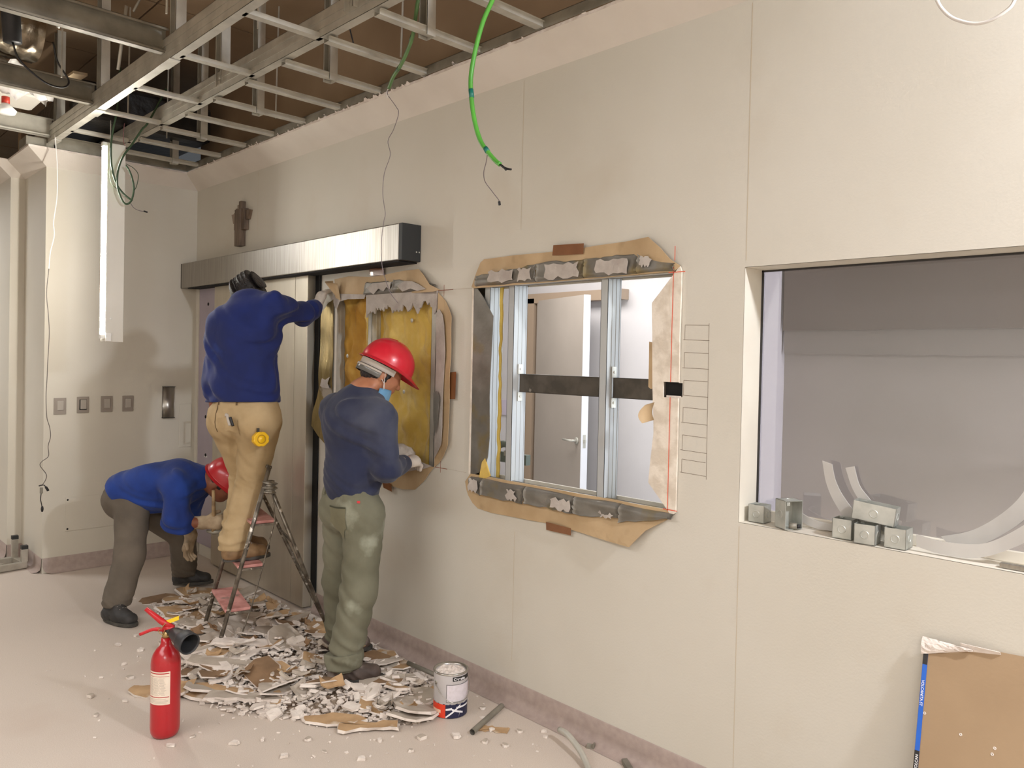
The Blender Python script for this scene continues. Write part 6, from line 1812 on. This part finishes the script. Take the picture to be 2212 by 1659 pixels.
# loose chips out on the bare floor
for i, (x, y) in enumerate([(2.55, -1.32), (2.40, -1.42), (2.62, -1.46), (3.08, -1.22), (2.75, -1.20), (2.30, -1.22), (2.1, -1.18), (3.42, -.88), (3.30, -1.02), (3.62, -.66), (3.72, -.52), (3.80, -.40), (3.86, -.25), (3.95, -.17), (3.92, -.34), (3.78, -.62), (3.55, -.88), (3.10, -1.32), (4.06, -.12), (4.02, -.09), (3.70, -.80), (1.95, -1.05), (1.8, -1.12), (3.25, -1.12), (3.68, -.14), (4.0, -.30), (3.75, -.20), (2.2, -1.32), (1.72, -1.0), (3.48, -1.02)]):
    put(R6.choice(PB), 'plaster_chip', x, y, .001, R6.uniform(.35, .75), .03, 'small white plaster chip loose on the bare floor '+('left of the extinguisher' if x < 2.7 else 'in front of the heap' if y < -.9 else 'before the paint can' if x < 3.8 and y < -.3 else 'by the straight conduit' if x < 3.9 else 'near the bent conduit'), 'loose chips on the bare floor')
# larger pieces that stand out
def big(poly, th, mats, x, y, z, rx, ry, rz, lab, warp=0):
    me = plate_mesh('plasterboard_fragment', poly, th, mats, warp)
    o = bpy.data.objects.new('plasterboard_fragment', me); col.objects.link(o); o.location = (x, y, z); o.rotation_euler = (rx, ry, rz); tag(o, lab, 'rubble'); return o
def strip_poly(L, W, j=.012, n=8):
    a = [(-L/2+L*i/n, -W/2+R6.uniform(-j, j)) for i in range(n+1)]; b = [(L/2-L*i/n, W/2+R6.uniform(-j, j)) for i in range(n+1)]
    return a+b
big(ragged(.15, .055, 12, .12), .011, (m_rk, m_rg, m_rw), 2.56, -1.185, .004, .06, -.05, .62, 'tan faced board fragment behind the foot of the fire extinguisher', .5)
big(ragged(.14, .07, 10, .15), .012, (m_rk, m_rg, m_rw), 2.72, -1.02, .014, .10, .02, .55, 'tan faced board fragment between the extinguisher and the heap')
big(strip_poly(.40, .07), .014, (m_rg, m_rw, m_rw), 2.92, -.90, .020, .06, .0, .78, 'long grey white strip at the near edge of the heap')
big(strip_poly(.52, .06), .013, (m_rw, m_rg, m_rw), 2.42, -.60, .060, .10, .03, .85, 'long white plank of plasterboard in the middle of the heap')
big(strip_poly(.46, .075), .012, (m_rg, m_rk, m_rw), 2.55, -.82, .045, .08, .04, .72, 'pale grey strip at the foot of the ladder')
big(ragged(.14, .045, 12, .15), .010, (m_rk, m_rg, m_rw), 3.36, -.72, .012, .10, -.03, .75, 'flat tan fragment at the front of the heap')
big(strip_poly(.26, .06, .014), .013, (m_rk, m_rw, m_rw), 3.51, -.645, .010, .05, .0, .95, 'ragged brown and white strip lying frontmost before the heap')
big(strip_poly(.22, .085, .006), .013, (m_rg, m_rw, m_rw), 3.20, -.36, .030, .16, -.05, 1.0, 'neat grey offcut with a white edge right of the brown boot')
big(strip_poly(.13, .045, .008), .003, (m_rk, m_rk, m_rk), 3.86, -.235, .002, .03, 0, .62, 'small tan cardboard triangle under the straight conduit')
big(ragged(.22, .13, 13, .18), .008, (m_rk, m_rg, m_rw), 1.55, -.62, .006, .03, .02, .5, 'wide brown sheet of facing paper before the bending man', .2)
big(ragged(.26, .12, 12, .15), .008, (m_rk, m_rg, m_rw), 1.25, -.36, .004, .02, .02, .7, 'broad tan sheet under the far boot of the bending man', .1)
big(ragged(.12, .09, 8, .12), .012, (m_rg, m_rw, m_rw), 2.30, -.46, .050, -.12, .08, .4, 'grey square of board near the rear of the heap')
sheet_ = curl_mesh('paper_shred', .075, .05, 9, m_rg, 2.0); put(sheet_, 'paper_shred', 3.42, -.50, .012, 1, .02, 'rolled grey paper tube at the right front of the heap', None, .9)
sheet_ = curl_mesh('paper_shred', .07, .06, 4, m_rg, 4.0); put(sheet_, 'paper_shred', 3.08, -.70, .03, 1, .3, 'big curled grey paper piece left of the brown boot', None, .3)
# crumbs: far too many to count
cr_v = []; cr_f = []
cube = np.array([(-1,-1,-1),(1,-1,-1),(1,1,-1),(-1,1,-1),(-1,-1,1),(1,-1,1),(1,1,1),(-1,1,1)], float)
cf_ = [(0,3,2,1),(4,5,6,7),(0,1,5,4),(1,2,6,5),(2,3,7,6),(3,0,4,7)]
NC = 3600
cnt = 0
while cnt < NC:
    if cnt % 9 == 0:
        t = R6.random(); x, y = 2.9+R6.gauss(0, .75), -.6+R6.gauss(0, .42)
        if y > -.06 or not free(x, y, 0.0): 
            cnt += 1; continue
        s_ = R6.uniform(.0012, .005)
    else:
        x, y = R6.uniform(1.2, 3.66), R6.uniform(-1.12, -.07)
        if not in_poly(x, y): continue
        if x < 2.2 and R6.random() < .7: continue
        s_ = R6.uniform(.003, .011)
    h = mound(x, y) if free(x, y, .0) else 0
    z = h*R6.uniform(.3, 1.0)+s_*.5
    Rm = np.array(Matrix.Rotation(R6.uniform(0, 6.28), 3, 'Z') @ Matrix.Rotation(R6.gauss(0, .45), 3, 'X'))
    sc = np.array((s_*R6.uniform(.8, 1.9), s_*R6.uniform(.5, 1.2), s_*R6.uniform(.2, .7)))
    P8 = (cube*sc*(1+rng.uniform(-.3, .3, (8, 3)))) @ Rm.T+np.array((x, y, max(z, .002)))
    b = len(cr_v); cr_v += [tuple(p) for p in P8]; cr_f += [tuple(i+b for i in q) for q in cf_]
    cnt += 1
o = mesh_obj('plaster_crumbs', cr_v, cr_f, m_rw)
tag(o, 'countless white plaster crumbs strewn through the rubble and over the floor', 'rubble', None, 'stuff')
# packed rubble bed under the pieces
def bed(u, v):
    x = 1.0+2.68*u; y = -1.14+1.075*v
    h = mound(x, y)
    q = mnoise.fractal(Vector((x*14, y*14, 1)), .7, 2.2, 4)
    return (x, y, h*(.55+.5*q)-.006 if h > 0 else -.008)
me_ = sheet([i/190 for i in range(191)], [j/80 for j in range(81)], bed)
o = me_.build('rubble_bed', M('packed_rubble', (150, 134, 116), .95, c2=(96, 78, 62), scale=26, detail=6, lo=.38, hi=.62, bump=.8, bscale=50, c3=(214, 204, 194), scale3=38, lo3=.52, hi3=.6))
tag(o, 'packed broken plaster and dust forming the bed of the rubble heap', 'rubble', None, 'stuff')
